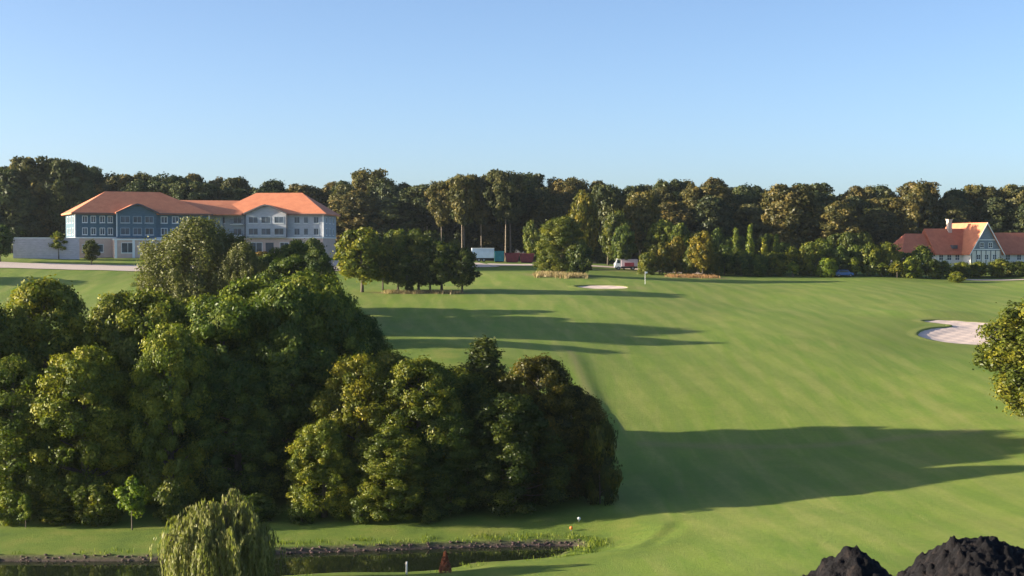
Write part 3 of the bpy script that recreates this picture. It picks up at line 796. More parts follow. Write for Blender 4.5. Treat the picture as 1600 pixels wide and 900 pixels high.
# ---- weeping willow on the near bank
def willow():
    rng = np.random.default_rng(3)
    root = empty('weeping_willow', G(340, 88.5)); tag(root, 'pale yellow green weeping willow at the near edge of the pond', 'tree')
    Hh, Rr = 6.2, 4.1
    C = []; N = []; S = []; T = []
    mb = MB(); mb.tube([(0,0,-.3),(0.05,0,1),(0.15,0,2.4),(0.2,0.1,3.6)], [.28,.22,.19,.12], 10)
    for b in range(38):
        a = rng.uniform(0, 6.283); rr = Rr*rng.uniform(0.25, .85)**0.8; hz = Hh*(1-0.55*(rr/Rr)**1.5)*rng.uniform(0.80, 1.0)
        if b < 6: rr = Rr*rng.uniform(.05, .3); hz = Hh*(1.0 if b == 0 else rng.uniform(.84, .93))
        tip = Vector((rr*math.cos(a), rr*math.sin(a), hz)); m_ = Vector((tip.x*.4, tip.y*.4, hz*.80))
        mb.tube([(0.15, 0, 2.0+rng.uniform(0, 1.2)), m_, tip], [.09, .05, .02], 5)
        tb = rng.uniform()
        for s in range(19):
            # a hanging strand: leaves arch out then fall
            f = rng.uniform(0.35, 1.0); st = Vector((0.15,0,2.8)).lerp(tip, f) if rng.uniform() < .5 else m_.lerp(tip, f)
            aa = a+rng.normal()*0.8; outl = rng.uniform(0.1, 1.3)*rng.uniform(.6, 1.2); ln = rng.uniform(0.6, 4.2)
            ln = min(ln, st.z-0.2); ts = tb*.5+rng.uniform()*.5
            n = int(ln*16)+6
            for k in range(n):
                q = k/n; px = st.x+math.cos(aa)*outl*min(1, q*2.2)**.7+rng.normal()*.06; py = st.y+math.sin(aa)*outl*min(1, q*2.2)**.7+rng.normal()*.06
                pz = st.z+0.25*math.sin(min(1, q*2.5)*math.pi)*.8-ln*q**1.25+rng.normal()*.05
                C.append((px, py, pz)); N.append((math.cos(aa)+rng.normal()*.7, math.sin(aa)+rng.normal()*.7, rng.normal()*.25)); S.append(rng.uniform(.10, .2)); T.append(ts*.6+rng.uniform()*.4)
    C = np.array(C); N = np.array(N); N /= np.linalg.norm(N, axis=1, keepdims=True); S = np.array(S)
    # leaves hang: long axis vertical
    Tn = np.cross(N, np.cross(np.tile([0,0,1.0], (len(C),1)), N)); Tn /= np.linalg.norm(Tn, axis=1, keepdims=True)+1e-9; B = np.cross(N, Tn); s = S[:, None]
    V = np.stack([C-Tn*s*1.1, C-B*s*.3, C+Tn*s*1.1, C+B*s*.3], 1).reshape(-1, 3)
    me = mesh_np('crown', V, np.arange(4*len(C)).reshape(-1, 4)); add_attr(me, 'tint', np.repeat(np.clip(T, 0, 1), 4)); me.materials.append(LW)
    c = link(bpy.data.objects.new('crown', me), root); c.color = (1.6, 1.58, 1.7, 1)
    mb.build('trunk', M['bark'], root, True)
willow()

# ---- tufts
def tufts(name, pts, hgt, mat, seed, label, cat, tintc=(1,1,1), blades=14, spread=.35, wd=.05):
    rng = np.random.default_rng(seed); pts = np.array(pts); n = len(pts)*blades
    b = np.repeat(pts, blades, 0)+np.concatenate([rng.normal(size=(n, 2))*spread, np.zeros((n, 1))], 1)
    h = hgt*rng.uniform(.5, 1.2, n); lean = rng.normal(size=(n, 2))*hgt*.25; a = rng.uniform(0, 3.14, n)
    wv_ = np.stack([np.cos(a), np.sin(a), np.zeros(n)], 1)*wd
    tip = b+np.stack([lean[:,0], lean[:,1], h], 1); mid = (b+tip)/2+np.stack([-lean[:,0]*.2, -lean[:,1]*.2, h*.05], 1)
    V = np.stack([b-wv_, b+wv_, mid+wv_*.7, mid-wv_*.7, tip], 1).reshape(-1, 3)
    i0 = np.arange(n)*5; Fq = np.concatenate([np.stack([i0, i0+1, i0+2, i0+3], 1), np.stack([i0+3, i0+2, i0+4, i0+4], 1)])
    me = bpy.data.meshes.new(name)
    faces = [tuple(f) if f[2] != f[3] else tuple(f[:3]) for f in Fq.tolist()]
    me.from_pydata(V.tolist(), [], faces); add_attr(me, 'tint', np.repeat(rng.uniform(size=n), 5)); me.materials.append(mat)
    o = link(bpy.data.objects.new(name, me)); o.color = (*tintc, 1); return tag(o, label, cat, kind='stuff')
rng = np.random.default_rng(8)
def scatter(u0, u1, Y, hw, n):
    out = []
    for _ in range(n):
        y = Y+rng.normal()*hw; x = rng.uniform((u0-800)/F*Y, (u1-800)/F*Y); out.append((x, y, H(x, y)))
    return out
tufts('dry_grass', scatter(600, 718, 231, .7, 150), .55, M['dry'], 1, 'strip of tan dry grass under the fairway tree group', 'dry grass', blades=12)
tufts('dry_grass', scatter(838, 915, 264, 2.2, 240), .8, M['dry'], 2, 'patch of tan dry grass under the large round tree', 'dry grass', blades=12)
tufts('dry_grass', scatter(1045, 1125, 285, 1.2, 120), .6, M['dry'], 3, 'brownish dry grass below the orange brown shrubs', 'dry grass', (1.0,.75,.7), blades=10)
# grass and reeds along the pond edge
pts = []
for i in range(0, 260):
    j = rng.integers(0, len(POND)); p = POND[j]*(1-(f_ := rng.uniform()))+POND[(j+1) % len(POND)]*f_
    if p[0] < -48 or (p[1] < np.interp(p[0], [-60, 5], [93.5, 99.5]) and rng.uniform() < .9): continue
    c = np.array((-20, 96.5)); 
    tn = POND[(j+1) % len(POND)]-POND[j-1]; tn = tn/np.hypot(*tn); nr = np.array((-tn[1], tn[0]))
    q = p+nr*rng.uniform(.3, 1.9)
    if sdist(np.array([q[0]]), np.array([q[1]]), POND)[0] < .2: q = p-nr*rng.uniform(.3, 1.9)
    pts.append((q[0], q[1], H(q[0], q[1])))
tufts('bank_grass', pts, .28, M['leaf'], 4, 'rough green grass tufts along the pond bank', 'grass', (1.5,1.7,1.2), blades=16, spread=.3, wd=.02)

# stones along the far shore
def stones():
    rnd = random.Random(4); mb = MB()
    N = len(POND); seg = []
    for j in range(N):
        a, b_ = POND[j], POND[(j+1) % N]
        if a[0] < -48: continue
        fx = np.interp(a[0], [-60, 5], [93.5, 99.5])
        if a[1] < fx: continue
        L_ = np.hypot(*(b_-a))
        for k in range(int(L_*7)+1):
            p = a+(b_-a)*rnd.random(); r = rnd.uniform(.03, .11); q = (p[0]+rnd.gauss(0, .15), p[1]+rnd.gauss(.1, .16))
            z = max(-.05, H(*q)); v = []; n = 7
            for zz, rr in ((-.5, .6), (-.1, 1.05), (.35, .85), (.7, .35)):
                for m_ in range(n):
                    t = 2*math.pi*m_/n; rad = r*rr*rnd.uniform(.75, 1.2); v.append((q[0]+rad*1.3*math.cos(t), q[1]+rad*math.sin(t), z+r*zz))
            f = [(l*n+m_, l*n+(m_+1) % n, (l+1)*n+(m_+1) % n, (l+1)*n+m_) for l in range(3) for m_ in range(n)]+[tuple(range(3*n, 4*n))]
            mb.add(v, f)
    tag(mb.build('shore_stones', M['stone'], None, True), 'purple brown stones and earth edging the far shore of the pond', 'stones', kind='stuff')
stones()

# ------------------------------------------------------------------ hotel
def window(parent, x0, x1, z0, z1, y, nx=2, nz=1, frame=M['white'], arch=False, fw=.10):
    """window on a wall whose outer face is the plane y (facing -y)"""
    mb = MB()
    mb.box(x0, x1, y-.05, y+.10, z0, z0+fw).box(x0, x1, y-.05, y+.10, z1-fw, z1)
    mb.box(x0, x0+fw, y-.05, y+.10, z0+fw, z1-fw).box(x1-fw, x1, y-.05, y+.10, z0+fw, z1-fw)
    for k in range(1, nx):
        xc = x0+(x1-x0)*k/nx; mb.box(xc-.035, xc+.035, y-.035, y+.10, z0+fw, z1-fw)
    for k in range(1, nz):
        zc = z0+(z1-z0)*k/nz; mb.box(x0+fw, x1-fw, y-.03, y+.10, zc-.03, zc+.03)
    wn = mb.build('window', frame, parent)
    MB().box(x0+fw, x1-fw, y-.012, y+.05, z0+fw, z1-fw).build('pane', M['glass'], wn)
    MB().box(x0-.06, x1+.06, y-.12, y+.02, z0-.07, z0-.003).build('sill', M['white'], wn)
    return wn

def wing(root, name_wall, Lx, D, ze, z1, mat_up, gable_c, gable_w, gable_h, link_l=False):
    """storeyed block: local x along the front, y back, z up from its base"""
    MB().box(0.12, Lx-.12, 0.12, D-.12, -1.0, z1).build('ground_floor', M['render_pink'], root)
    up_ = MB().box(0, Lx, 0, D, z1, ze)
    g0, g1 = gable_c-gable_w/2, gable_c+gable_w/2
    poly = [(g0, z1+.002), (g1, z1+.002), (g1, ze+.15), (gable_c+.9, ze+gable_h-.1), (gable_c, ze+gable_h), (gable_c-.9, ze+gable_h-.1), (g0, ze+.15)]
    up_.prism(poly, -.9, 3.5)
    up_.build('upper_wall', mat_up, root)
    MB().box(-.06, Lx+.06, -.06, D+.06, z1-.14, z1+.10).build('string_course', M['white'], root)
    for x in (0, Lx): MB().box(x-.12, x+.12, -.12, .12, z1+.1, ze).build('corner_board', M['white'], root)

def hip_roof(mb, x0, x1, y0, y1, ze, zr, hl=None, hr=None, th=.28):
    yc = (y0+y1)/2; d = (y1-y0)/2; hl = d if hl is None else hl; hr = d if hr is None else hr
    v = [(x0,y0,ze),(x1,y0,ze),(x1,y1,ze),(x0,y1,ze),(x0+hl,yc,zr),(x1-hr,yc,zr)]
    v += [(x,y,z-th) for x, y, z in v[:4]]
    mb.add(v, [(0,1,5,4),(1,2,5),(2,3,4,5),(3,0,4),(6,9,8,7),(0,6,7,1),(1,7,8,2),(2,8,9,3),(3,9,6,0)])
def gable_roof(mb, xc, w_, y0, y1, ze, zr, th=.25, curve=0.9):
    """small cross roof with its ridge running back"""
    h = w_/2
    prof = [(-h-.35, ze-.12), (-curve, zr-.16), (0, zr+.05), (curve, zr-.16), (h+.35, ze-.12)]
    top = [(xc+a, y, z+th) for y in (y0, y1) for a, z in prof]; bot = [(xc+a, y, z) for y in (y0, y1) for a, z in prof]
    n = 5; v = top+bot; f = []
    for k in range(n-1):
        f += [(k, k+1, n+k+1, n+k), (2*n+k, 3*n+k, 3*n+k+1, 2*n+k+1), (k, 2*n+k, 2*n+k+1, k+1), (n+k, n+k+1, 3*n+k+1, 3*n+k)]
    f += [(0, n, 3*n, 2*n), (n-1, 3*n-1, 4*n-1, 2*n-1)]
    mb.add(v, f)

zb = 19.55
hotel = empty('hotel_building', (0, 0, 0))
tag(hotel, 'long three storey hotel with orange hipped roofs, grey partly shade-tinted boarding and pink ground floor', 'hotel')
# the two wings meet at an angle; each is drawn in its own frame
def frame_empty(loc, rz):
    """matrix for parts of a wing; returns a function that places built parts"""
    def place(objs):
        for o in objs:
            o.location = loc; o.rotation_euler = (0, 0, rz)
    return place
class Sub:
    """collects the parts built while it is open and places them in the wing's frame"""
    def __init__(s, root, loc, rz): s.root, s.loc, s.rz = root, loc, rz
    def __enter__(s): s.before = set(s.root.children); return s
    def __exit__(s, *a):
        bpy.context.view_layer.update()
        for o in s.root.children:
            if o not in s.before: o.location = s.loc; o.rotation_euler = (0, 0, s.rz)
LL = P(118, 400, 273); 
ze, z1, zr = 28.55-zb, 23.7-zb, 33.0-zb
# left wing
rzl = R(25)
with Sub(hotel, (LL.x, 273, zb), rzl):
    Lx, D = 26.0, 13.5
    wing(hotel, 'wall', Lx, D, ze, z1, M['board_shaded'], 11.6, 7.6, 1.5)
    r = MB(); hip_roof(r, -.8, Lx+.6, -.8, D+.8, ze, zr, 7.6, 9.0); gable_roof(r, 11.6, 7.6, -1.5, 5.2, ze, ze+1.55)
    rf = r.build('roof', M['tile_orange'], hotel); MB().box(-.9, 7.3, -.92, -.78, ze-.2, ze-.02).box(15.9, Lx+.6, -.92, -.78, ze-.2, ze-.02).build('gutter', M['timber'], rf)
    fl = [(z1+.55, z1+1.95), (z1+2.9, z1+4.25)]
    MB().prism([(7.45,ze-.16),(10.7,ze+1.37),(11.6,ze+1.58),(12.5,ze+1.37),(15.75,ze-.16),(15.75,ze+.14),(12.5,ze+1.67),(11.6,ze+1.88),(10.7,ze+1.67),(7.45,ze+.14)], -1.56, -1.503).build('shade_fascia', M['timber'], rf)  # fascia kept dark to paint in the shadow under the gable edge
    for za, zc in fl:
        for xa, wd in ((1.3,1.0),(2.9,1.0),(4.6,1.0),(6.1,1.0),(16.4,1.3),(18.6,1.3),(20.8,1.3),(23.2,1.3)):
            window(hotel, xa, xa+wd, za, zc, 0, 2)
        for xa, wd in ((8.4,1.8),(10.8,1.7),(13.1,1.7)):
            window(hotel, xa, xa+wd, za, zc, -.9, 2, 1, M['frame_grey'])
    MB().box(7.0, 25.5, -2.2, .1, -1, z1-.5).build('bay_wall', M['render_pink'], hotel)
    MB().box(6.9, 25.6, -2.35, .1, z1-.5, z1-.2).build('bay_cornice', M['white'], hotel)
    for k in range(6): MB().box(7.02+k*3.4, 7.5+k*3.4, -2.30, -2.203, -1, z1-.5).build('pilaster', M['white'], hotel)
    for xa in (8.3, 11.7, 15.1, 18.5, 21.9): window(hotel, xa, xa+2.5, 1.15, 3.2, -2.2, 2)
    for xa in (1.2, 4.2): window(hotel, xa, xa+1.1, 1.3, 2.9, .12, 1)
    MB().box(7.6, 7.8, -1.0, -.9, z1+.2, ze).build('trim', M['white'], hotel)
# windows of the sunlit left end
with Sub(hotel, (LL.x-math.cos(rzl-math.pi/2)*13.5, 273-math.sin(rzl-math.pi/2)*13.5, zb), rzl-math.pi/2):
    for za, zc in fl:
        for xa in (2.5, 6.2, 9.8): window(hotel, xa, xa+1.2, za, zc, 0, 2)
# right wing
XR0, YR = -61.5, 288.0
rzr = R(-4)
with Sub(hotel, (XR0, YR, zb), rzr):
    Lx, D = 23.2, 13.5
    wing(hotel, 'wall', Lx, D, ze+.1, z1+.08, M['board_grey'], 11.6, 8.2, 1.5)
    r = MB(); hip_roof(r, .5, Lx+.8, -.8, D+.8, ze+.1, zr+.15, 7.2, 6.6); gable_roof(r, 11.6, 8.2, -1.5, 5.2, ze+.1, ze+1.65)
    rf = r.build('roof', M['tile_orange'], hotel); MB().box(.6, 7.1, -.92, -.78, ze-.1, ze+.08).box(16.1, Lx+.8, -.92, -.78, ze-.1, ze+.08).build('gutter', M['timber'], rf)
    fl2 = [(z1+.6, z1+2.0), (z1+3.0, z1+4.35)]
    MB().prism([(7.15,ze-.06),(10.7,ze+1.47),(11.6,ze+1.68),(12.5,ze+1.47),(16.05,ze-.06),(16.05,ze+.24),(12.5,ze+1.77),(11.6,ze+1.98),(10.7,ze+1.77),(7.15,ze+.24)], -1.56, -1.503).build('shade_fascia', M['timber'], rf)  # dark strip again stands in for the gable's underside shadow
    for za, zc in fl2:
        for xa, wd in ((1.8,1.2),(4.6,1.8),(17.2,1.2),(19.2,.9),(21.2,1.1)): window(hotel, xa, xa+wd, za, zc, 0, 2, 1, M['frame_grey'])
        for xa, wd in ((8.0,2.0),(10.6,2.0),(13.3,2.0)): window(hotel, xa, xa+wd, za, zc, -.9, 2, 1, M['frame_grey'])
    for xa, wd in ((2.0,1.8),(5.0,1.8),(8.0,2.6),(14.2,1.8),(17.2,2.0),(20.0,2.0)): window(hotel, xa, xa+wd, 1.15, 3.3, .12, 2)
    dr = MB().box(11.3, 12.9, -.04, .16, .6, 3.2).build('door', M['timber'], hotel); MB().box(12.6, 12.7, -.1, -.05, 1.7, 2.0).build('handle', M['steel'], dr)
    for k in (7.3, 15.9): MB().box(k-.1, k+.1, -1.02, -.9, z1+.2, ze+.1).build('trim', M['timber'], hotel)
    for za in (z1+.5, z1+2.85):
        bl = MB().box(4.2, 6.9, -1.1, -.02, za-.15, za).build('balcony', M['white'], hotel)
        mb = MB().box(4.2, 6.9, -1.1, -1.05, za+.85, za+.92)
        for k in range(10): mb.box(4.22+k*.29, 4.26+k*.29, -1.09, -1.06, za, za+.85)
        mb.build('railing', M['timber'], bl)
with Sub(hotel, (XR0+23.2*math.cos(rzr), YR+23.2*math.sin(rzr), zb), math.pi/2+rzr):
    for za, zc in fl2:
        for xa in (2.5, 6.2, 9.8): window(hotel, xa, xa+1.2, za, zc, 0, 2)
# link roof between the wings
with Sub(hotel, (0, 0, zb), 0):
    r = MB(); ea = (-71.5, 282.2); eb = (-58, 286.2)
    v = [(-75, 279.5+.3, ze-.06), (-55.0, 286.15, ze-.06), (-53.5, 293.6, 31.5-zb), (-73, 288.2, 31.5-zb), (-52, 300.5, ze), (-76, 297.5, ze)]
    r.add(v+[(x, y, z-.2) for x, y, z in v], [(0,1,2,3), (3,2,4,5), (6,9,8,7), (9,11,10,8), (0,6,7,1), (5,4,10,11)])
    r.build('link_roof', M['tile_orange'], hotel)
    MB().add([(-64, 286, -1), (-59, 287.2, -1), (-59, 297, -1), (-68, 297, -1), (-64, 286, ze-.3), (-59, 287.2, ze-.3), (-59, 297, ze-.3), (-68, 297, ze-.3)],
             [(0,1,5,4),(1,2,6,5),(2,3,7,6),(3,0,4,7),(4,5,6,7)]).build('link_wall', M['board_grey'], hotel)

# low pale wall left of the hotel
a = G(22, 268); bq = P(123, 400, 271)
gw = empty('garden_wall', (a.x, 268, 19.0), math.atan2(3, bq.x-a.x)); tag(gw, 'long low pale lilac banded wall running left from the hotel', 'wall')
LW_ = math.hypot(bq.x-a.x, 3); zt = P(60, 371, 268).z-19.0
MB().box(0, LW_, 0, .35, -2, zt-.18).build('panel', M['render_lilac'], gw)
MB().box(-.05, LW_+.05, -.06, .41, zt-.18, zt).build('coping', M['white'], gw)
for k in range(6): MB().box(k*LW_/5-.14, k*LW_/5+.14, -.03, .34, -2, zt-.181).build('post', M['render_lilac'], gw)

# ------------------------------------------------------------------ farmhouse
fz = H(101, 322)-.1
farm = empty('farmhouse', (0, 0, 0)); tag(farm, 'red tiled farmhouse with a boarded white edged gable among trees at the right', 'farmhouse')
fo = P(1517, 400, 318); frz = R(16)
zf = 18.1
def rise(row, Y=322): return P(1500, row, Y).z-zf
with Sub(farm, (fo.x, 318, zf), frz):
    Wg = 7.9; eh = rise(392); ah = rise(350)
    # gable house: front plane y=0, x 0..Wg, ridge runs back
    MB().box(0, Wg, 0, 15, -1.5, eh).build('wall', M['plaster'], farm)
    MB().prism([(0, eh+.002), (Wg, eh+.002), (Wg/2, ah)], .01, 14.9).build('gable', M['gable_shaded'], farm)
    th = .3; s = (ah-eh)/(Wg/2); ov = .6
    def slope_roof(mb, x0, xc, x1, y0, y1, ze_, za_):
        v = [(x0,y0,ze_),(xc,y0,za_),(x1,y0,ze_),(x0,y1,ze_),(xc,y1,za_),(x1,y1,ze_)]
        v += [(x,y,z-.25) for x,y,z in v]
        mb.add(v, [(0,1,4,3),(1,2,5,4),(6,9,10,7),(7,10,11,8),(0,6,7,1),(1,7,8,2),(3,4,10,9),(4,5,11,10),(0,3,9,6),(2,8,11,5)])
    mb = MB(); slope_roof(mb, -ov, Wg/2, Wg+ov, -.5, 15.2, eh-ov*s+.3, ah+.32)
    rf = mb.build('roof', M['tile_orange'], farm)
    for sx in (-1, 1):
        x0 = Wg/2+sx*(Wg/2+ov+.05); p0 = (x0, eh-ov*s+.06); p1 = (Wg/2, ah+.32)
        MB().prism([p0, (p0[0], p0[1]-.32), (p1[0], p1[1]-.36), p1] if sx < 0 else [p0, p1, (p1[0], p1[1]-.36), (p0[0], p0[1]-.32)], -.58, -.503).build('bargeboard', M['white'], rf)
    for zz in (eh+.2, eh+2.4): 
        hw = Wg/2*(1-(zz-eh)/(ah-eh))-.1; MB().box(Wg/2-hw, Wg/2+hw, -.05, .05, zz, zz+.22).build('beam', M['white'], farm)
    for k in range(7): MB().box(.1+k*1.24, .28+k*1.24, -.05, .03, -.5, eh+.15).build('beam', M['timber'], farm)
    for xa in (1.4, 3.5, 5.6): window(farm, xa, xa+1.1, .9, 2.1, 0, 2, 2)
    window(farm, 2.3, 3.4, eh+.7, eh+1.9, .01, 2, 2); window(farm, 4.5, 5.6, eh+.7, eh+1.9, .01, 2, 2)
    # main wing to the left: ridge along x
    def xroof(mb, x0, x1, y0, y1, ze_, za_, hl=0):
        yc = (y0+y1)/2; v = [(x0,y0,ze_),(x1,y0,ze_),(x1,yc,za_),(x0+hl,yc,za_),(x1,y1,ze_),(x0,y1,ze_)]
        v += [(x,y,z-.25) for x,y,z in v]
        mb.add(v, [(0,1,2,3),(3,2,4,5),(0,3,5),(1,4,2),(6,9,8,7),(9,11,10,8),(6,11,9),(0,6,7,1),(1,7,8,2),(0,5,11,6),(5,4,10,11)])
    e2 = rise(396); a2 = rise(357)
    MB().box(-7.0, -.01, 3.2, 11.6, -1.5, e2).build('wall', M['plaster'], farm)
    mb = MB(); xroof(mb, -7.4, 3.5, 2.6, 12.2, e2-.1, a2)
    r2 = mb.build('roof', M['tile_red_dim'], farm, label='red roof of the left wing, toned down as less lit')
    ch = MB().box(-1.5, -.6, 6.6, 7.5, a2-2.0, rise(344)).box(-1.62, -.48, 6.48, 7.62, rise(344), rise(344)+.25).build('chimney', M['brick'], r2)
    MB().lathe(-3.1, 7.1, [(.22, rise(344)+.25), (.26, rise(344)+.35), (.18, rise(344)+.8)]).build('chimney_pot', M['brick'], ch) if False else None
    for xa in (-6.2, -4.1, -2.0): window(farm, xa, xa+1.2, .7, 2.1, 3.2, 2, 2)
    # dormer on the sunlit slope of the gable house
    MB().box(-2.6, -1.4, 3.0, 4.6, e2+1.1, e2+1.9).build('dormer', M['timber'], farm)
    # low hipped wing further left
    e3 = rise(393); a3 = rise(365)
    MB().box(-14.6, -7.02, 4.2, 11.0, -1.5, e3).build('wall', M['plaster'], farm)
    mb = MB(); xroof(mb, -15.4, -7.1, 3.6, 11.6, e3-.1, a3, 3.2); mb.build('roof', M['tile_red_dim'], farm)
    for xa in (-13.2, -10.2): window(farm, xa, xa+1.2, .7, 2.0, 4.2, 2, 2)
    # right wing
    e4 = rise(396); a4 = rise(363)
    MB().box(Wg+.01, 24, 4.2, 12, -1.5, e4).build('wall', M['plaster'], farm)
    mb = MB(); xroof(mb, Wg-3, 24.6, 3.4, 12.8, e4-.1, a4); mb.build('roof', M['tile_red_dim'], farm)
    for xa in (9.2, 12, 15, 18): window(farm, xa, xa+1.3, .7, 2.1, 4.2, 2, 2)
# gravel yard before the farmhouse
ribbon('yard', [(93, 291), (104, 290), (120, 290)], 5, M['gravel'], .1)

# ------------------------------------------------------------------ vehicles and containers
def wheel(parent, x, y, r=.42, wdt=.24):
    def ring(mb, rr, w2):
        n = 16; v = [(x+rr*math.cos(2*math.pi*k/n), y+s*w2, r+rr*math.sin(2*math.pi*k/n)) for s in (-1, 1) for k in range(n)]
        mb.add(v, [tuple(range(n)), tuple(range(2*n-1, n-1, -1))]+[(k, k+n, (k+1) % n+n, (k+1) % n) for k in range(n)])
        return mb
    wh = ring(MB(), r, wdt/2).build('wheel', M['dark'], parent); ring(MB(), r*.55, wdt/2+.01).build('rim', M['steel'], wh)
g = G(755, 318)
v = empty('box_trailer', (g.x, g.y, g.z), R(4)); tag(v, 'pale blue white box trailer parked behind the fairway tree group', 'trailer')
MB().box(-2.6, 2.4, -1.15, 1.15, .85, 3.05).build('cargo_box', M['pale_blue'], v, bevel=.04)
MB().box(-2.65, 2.45, -1.2, 1.2, 2.95, 3.12).build('roof', M['white'], v, bevel=.03)
MB().box(-2.5, 2.3, -.9, .9, .6, .845).build('chassis', M['dark'], v)
for x in (-1.0, .1): 
    for y in (-1.0, 1.0): wheel(v, x, y)
MB().box(-2.55, -2.45, -.1, .1, 0, .8).box(-3.6, -2.5, -.06, .06, .62, .74).build('drawbar', M['steel'], v)
MB().box(2.4, 2.43, -1.0, -.02, .95, 2.9).box(2.4, 2.43, .02, 1.0, .95, 2.9).build('rear_door', M['white'], v)
def container(u, Y, Lc, Hc, mat, label, group=None, open_top=False):
    g = G(u, Y); c = empty('container', (g.x, g.y, g.z), R(3)); tag(c, label, 'container', group)
    if open_top:   # tapered open skip
        mb = MB(); b0, b1, w0, w1 = Lc/2-.45, Lc/2, .85, 1.05; z0, z1_ = .12, Hc
        V = [(-b0,-w0,z0),(b0,-w0,z0),(b0,w0,z0),(-b0,w0,z0),(-b1,-w1,z1_),(b1,-w1,z1_),(b1,w1,z1_),(-b1,w1,z1_)]
        V += [(x*.96, y*.94, z+(.06 if z < 1 else 0)) for x, y, z in V]
        mb.add(V, [(0,3,2,1),(0,1,5,4),(1,2,6,5),(2,3,7,6),(3,0,4,7),(8,9,10,11),(9,8,12,13),(10,9,13,14),(11,10,14,15),(8,11,15,12),(4,5,13,12),(5,6,14,13),(6,7,15,14),(7,4,12,15)])
        mb.build('body', mat, c)
        mb = MB()
        for k in range(5):
            t = -.8+k*.4; mb.add([(t*b0-.05,-w0-.04,z0),(t*b0+.05,-w0-.04,z0),(t*b1+.05,-w1-.05,z1_),(t*b1-.05,-w1-.05,z1_),(t*b0-.05,-w0+.02,z0),(t*b0+.05,-w0+.02,z0),(t*b1+.05,-w1+.02,z1_),(t*b1-.05,-w1+.02,z1_)],
                                 [(0,1,2,3),(0,3,7,4),(1,5,6,2)])
        mb.build('rib', mat, c); MB().box(-b1-.06, b1+.06, -w1-.08, -w1+.04, z1_-.05, z1_+.05).box(-b1-.06, b1+.06, w1-.04, w1+.08, z1_-.05, z1_+.05).build('rim', mat, c)
        MB().box(-b0, b0, -w0*.8, w0*.8, 0, .119).build('skid', M['dark'], c)
    else:
        MB().box(-Lc/2, Lc/2, -1.1, 1.1, .15, Hc).build('body', mat, c, bevel=.03)
        mb = MB(); n = int(Lc/.28)
        for k in range(n): x = -Lc/2+.15+k*(Lc-.3)/max(1, n-1); mb.box(x-.05, x+.05, -1.15, -1.101, .3, Hc-.15)
        mb.build('rib', mat, c); MB().box(-Lc/2+.1, Lc/2-.1, -1, 1, 0, .148).build('skid', M['dark'], c)
        MB().box(Lc/2+.001, Lc/2+.04, -1, -.02, .25, Hc-.1).build('door', mat, c)
    return c
container(780, 319, 2.0, 2.5, M['teal'], 'small teal container between the trailer and the red skips')
container(800, 319.5, 3.4, 2.1, M['red'], 'left dark red open skip beside the teal container', 'dark red skips', True)
container(823, 320, 3.4, 2.1, M['red'], 'right dark red open skip behind the fairway', 'dark red skips', True)
g = G(978, 300)
v = empty('small_truck', (g.x, g.y, g.z), R(2)); tag(v, 'small white truck with faded pink body and dark red side panel', 'truck')
MB().prism([(-2.45,.5),(-1.15,.5),(-1.15,2.45),(-2.0,2.45),(-2.38,1.5),(-2.45,1.35)][::-1], -.95, .95).build('cab', M['white'], v, bevel=.05)
MB().box(-2.0, -1.35, -.975, -.951, 1.45, 2.2).build('side_window', M['glass'], v)
MB().add([(-2.40,-.8,1.52),(-2.06,-.8,2.35),(-2.06,.8,2.35),(-2.40,.8,1.52)], [(0,1,2,3)]).build('windscreen', M['glass'], v)
MB().box(-1.1, 2.4, -1.05, 1.05, .75, 2.3).build('cargo_box', M['pinkish'], v, bevel=.04)
MB().box(-.4, 1.6, -1.09, -1.051, .8, 1.6).build('side_panel', M['red'], v)
MB().box(-2.3, 2.35, -.7, .7, .4, .745).build('chassis', M['dark'], v)
for x in (-1.7, 1.4):
    for y in (-.85, .85): wheel(v, x, y, .38)
for y in (-.6, .6): MB().box(-2.50, -2.452, y-.12, y+.12, .75, .93).build('headlight', M['glass'], v)
# blue car half hidden among the saplings
g = G(1318, 290.5)
v = empty('parked_car', (g.x, g.y, g.z), R(5)); tag(v, 'small blue car half hidden by saplings at the fairway edge', 'car')
MB().prism([(-1.9,.35),(1.9,.35),(1.95,.8),(1.2,.92),(.7,1.42),(-1.0,1.42),(-1.6,.95),(-1.95,.85)], -.8, .8).build('body', M['blue'], v, bevel=.06)
MB().prism([(.98,.95),(.62,1.34),(-.92,1.34),(-1.35,.95)], -.815, -.801).build('side_window', M['glass'], v)
for x in (-1.2, 1.25):
    for y in (-.72, .72): wheel(v, x, y, .31, .2)

# ------------------------------------------------------------------ golf details
g = G(1008, 252)
v = empty('golf_flag', g); tag(v, 'white golf flag on a thin pole right of the white bunker', 'flag')
MB().tube([(0,0,-.1),(0,0,2.3)], [.035,.03], 8).build('pole', M['white'], v)
MB().add([(0.03,0,2.28),(.45,.05,2.22),(.43,0,1.98),(.03,0,1.92),(0.03,.02,2.28),(.45,.07,2.22),(.43,.02,1.98),(.03,.02,1.92)], [(0,1,2,3),(7,6,5,4),(0,4,5,1),(1,5,6,2),(2,6,7,3)]).build('flag_cloth', M['white'], v)
def marker(u, Y, mat, label, s):
    g = G(u, Y); v = empty('tee_marker', g); tag(v, label, 'tee marker')
    MB().tube([(0,0,-.1),(0,0,.22*s)], [.04,.03], 8).build('spike', M['steel'], v)
    MB().lathe(0, 0, [(.05,.2*s),(.2*s,.3*s),(.26*s,.45*s),(.2*s,.6*s),(.05,.68*s)], 12).build('ball', mat, v, True)
marker(905, 107.5, M['white'], 'white tee marker on the mown bank above the pond tip', .55)
marker(893, 105.5, M['orange'], 'orange tee marker left of the white one', .5)
g = G(634, 92.8)
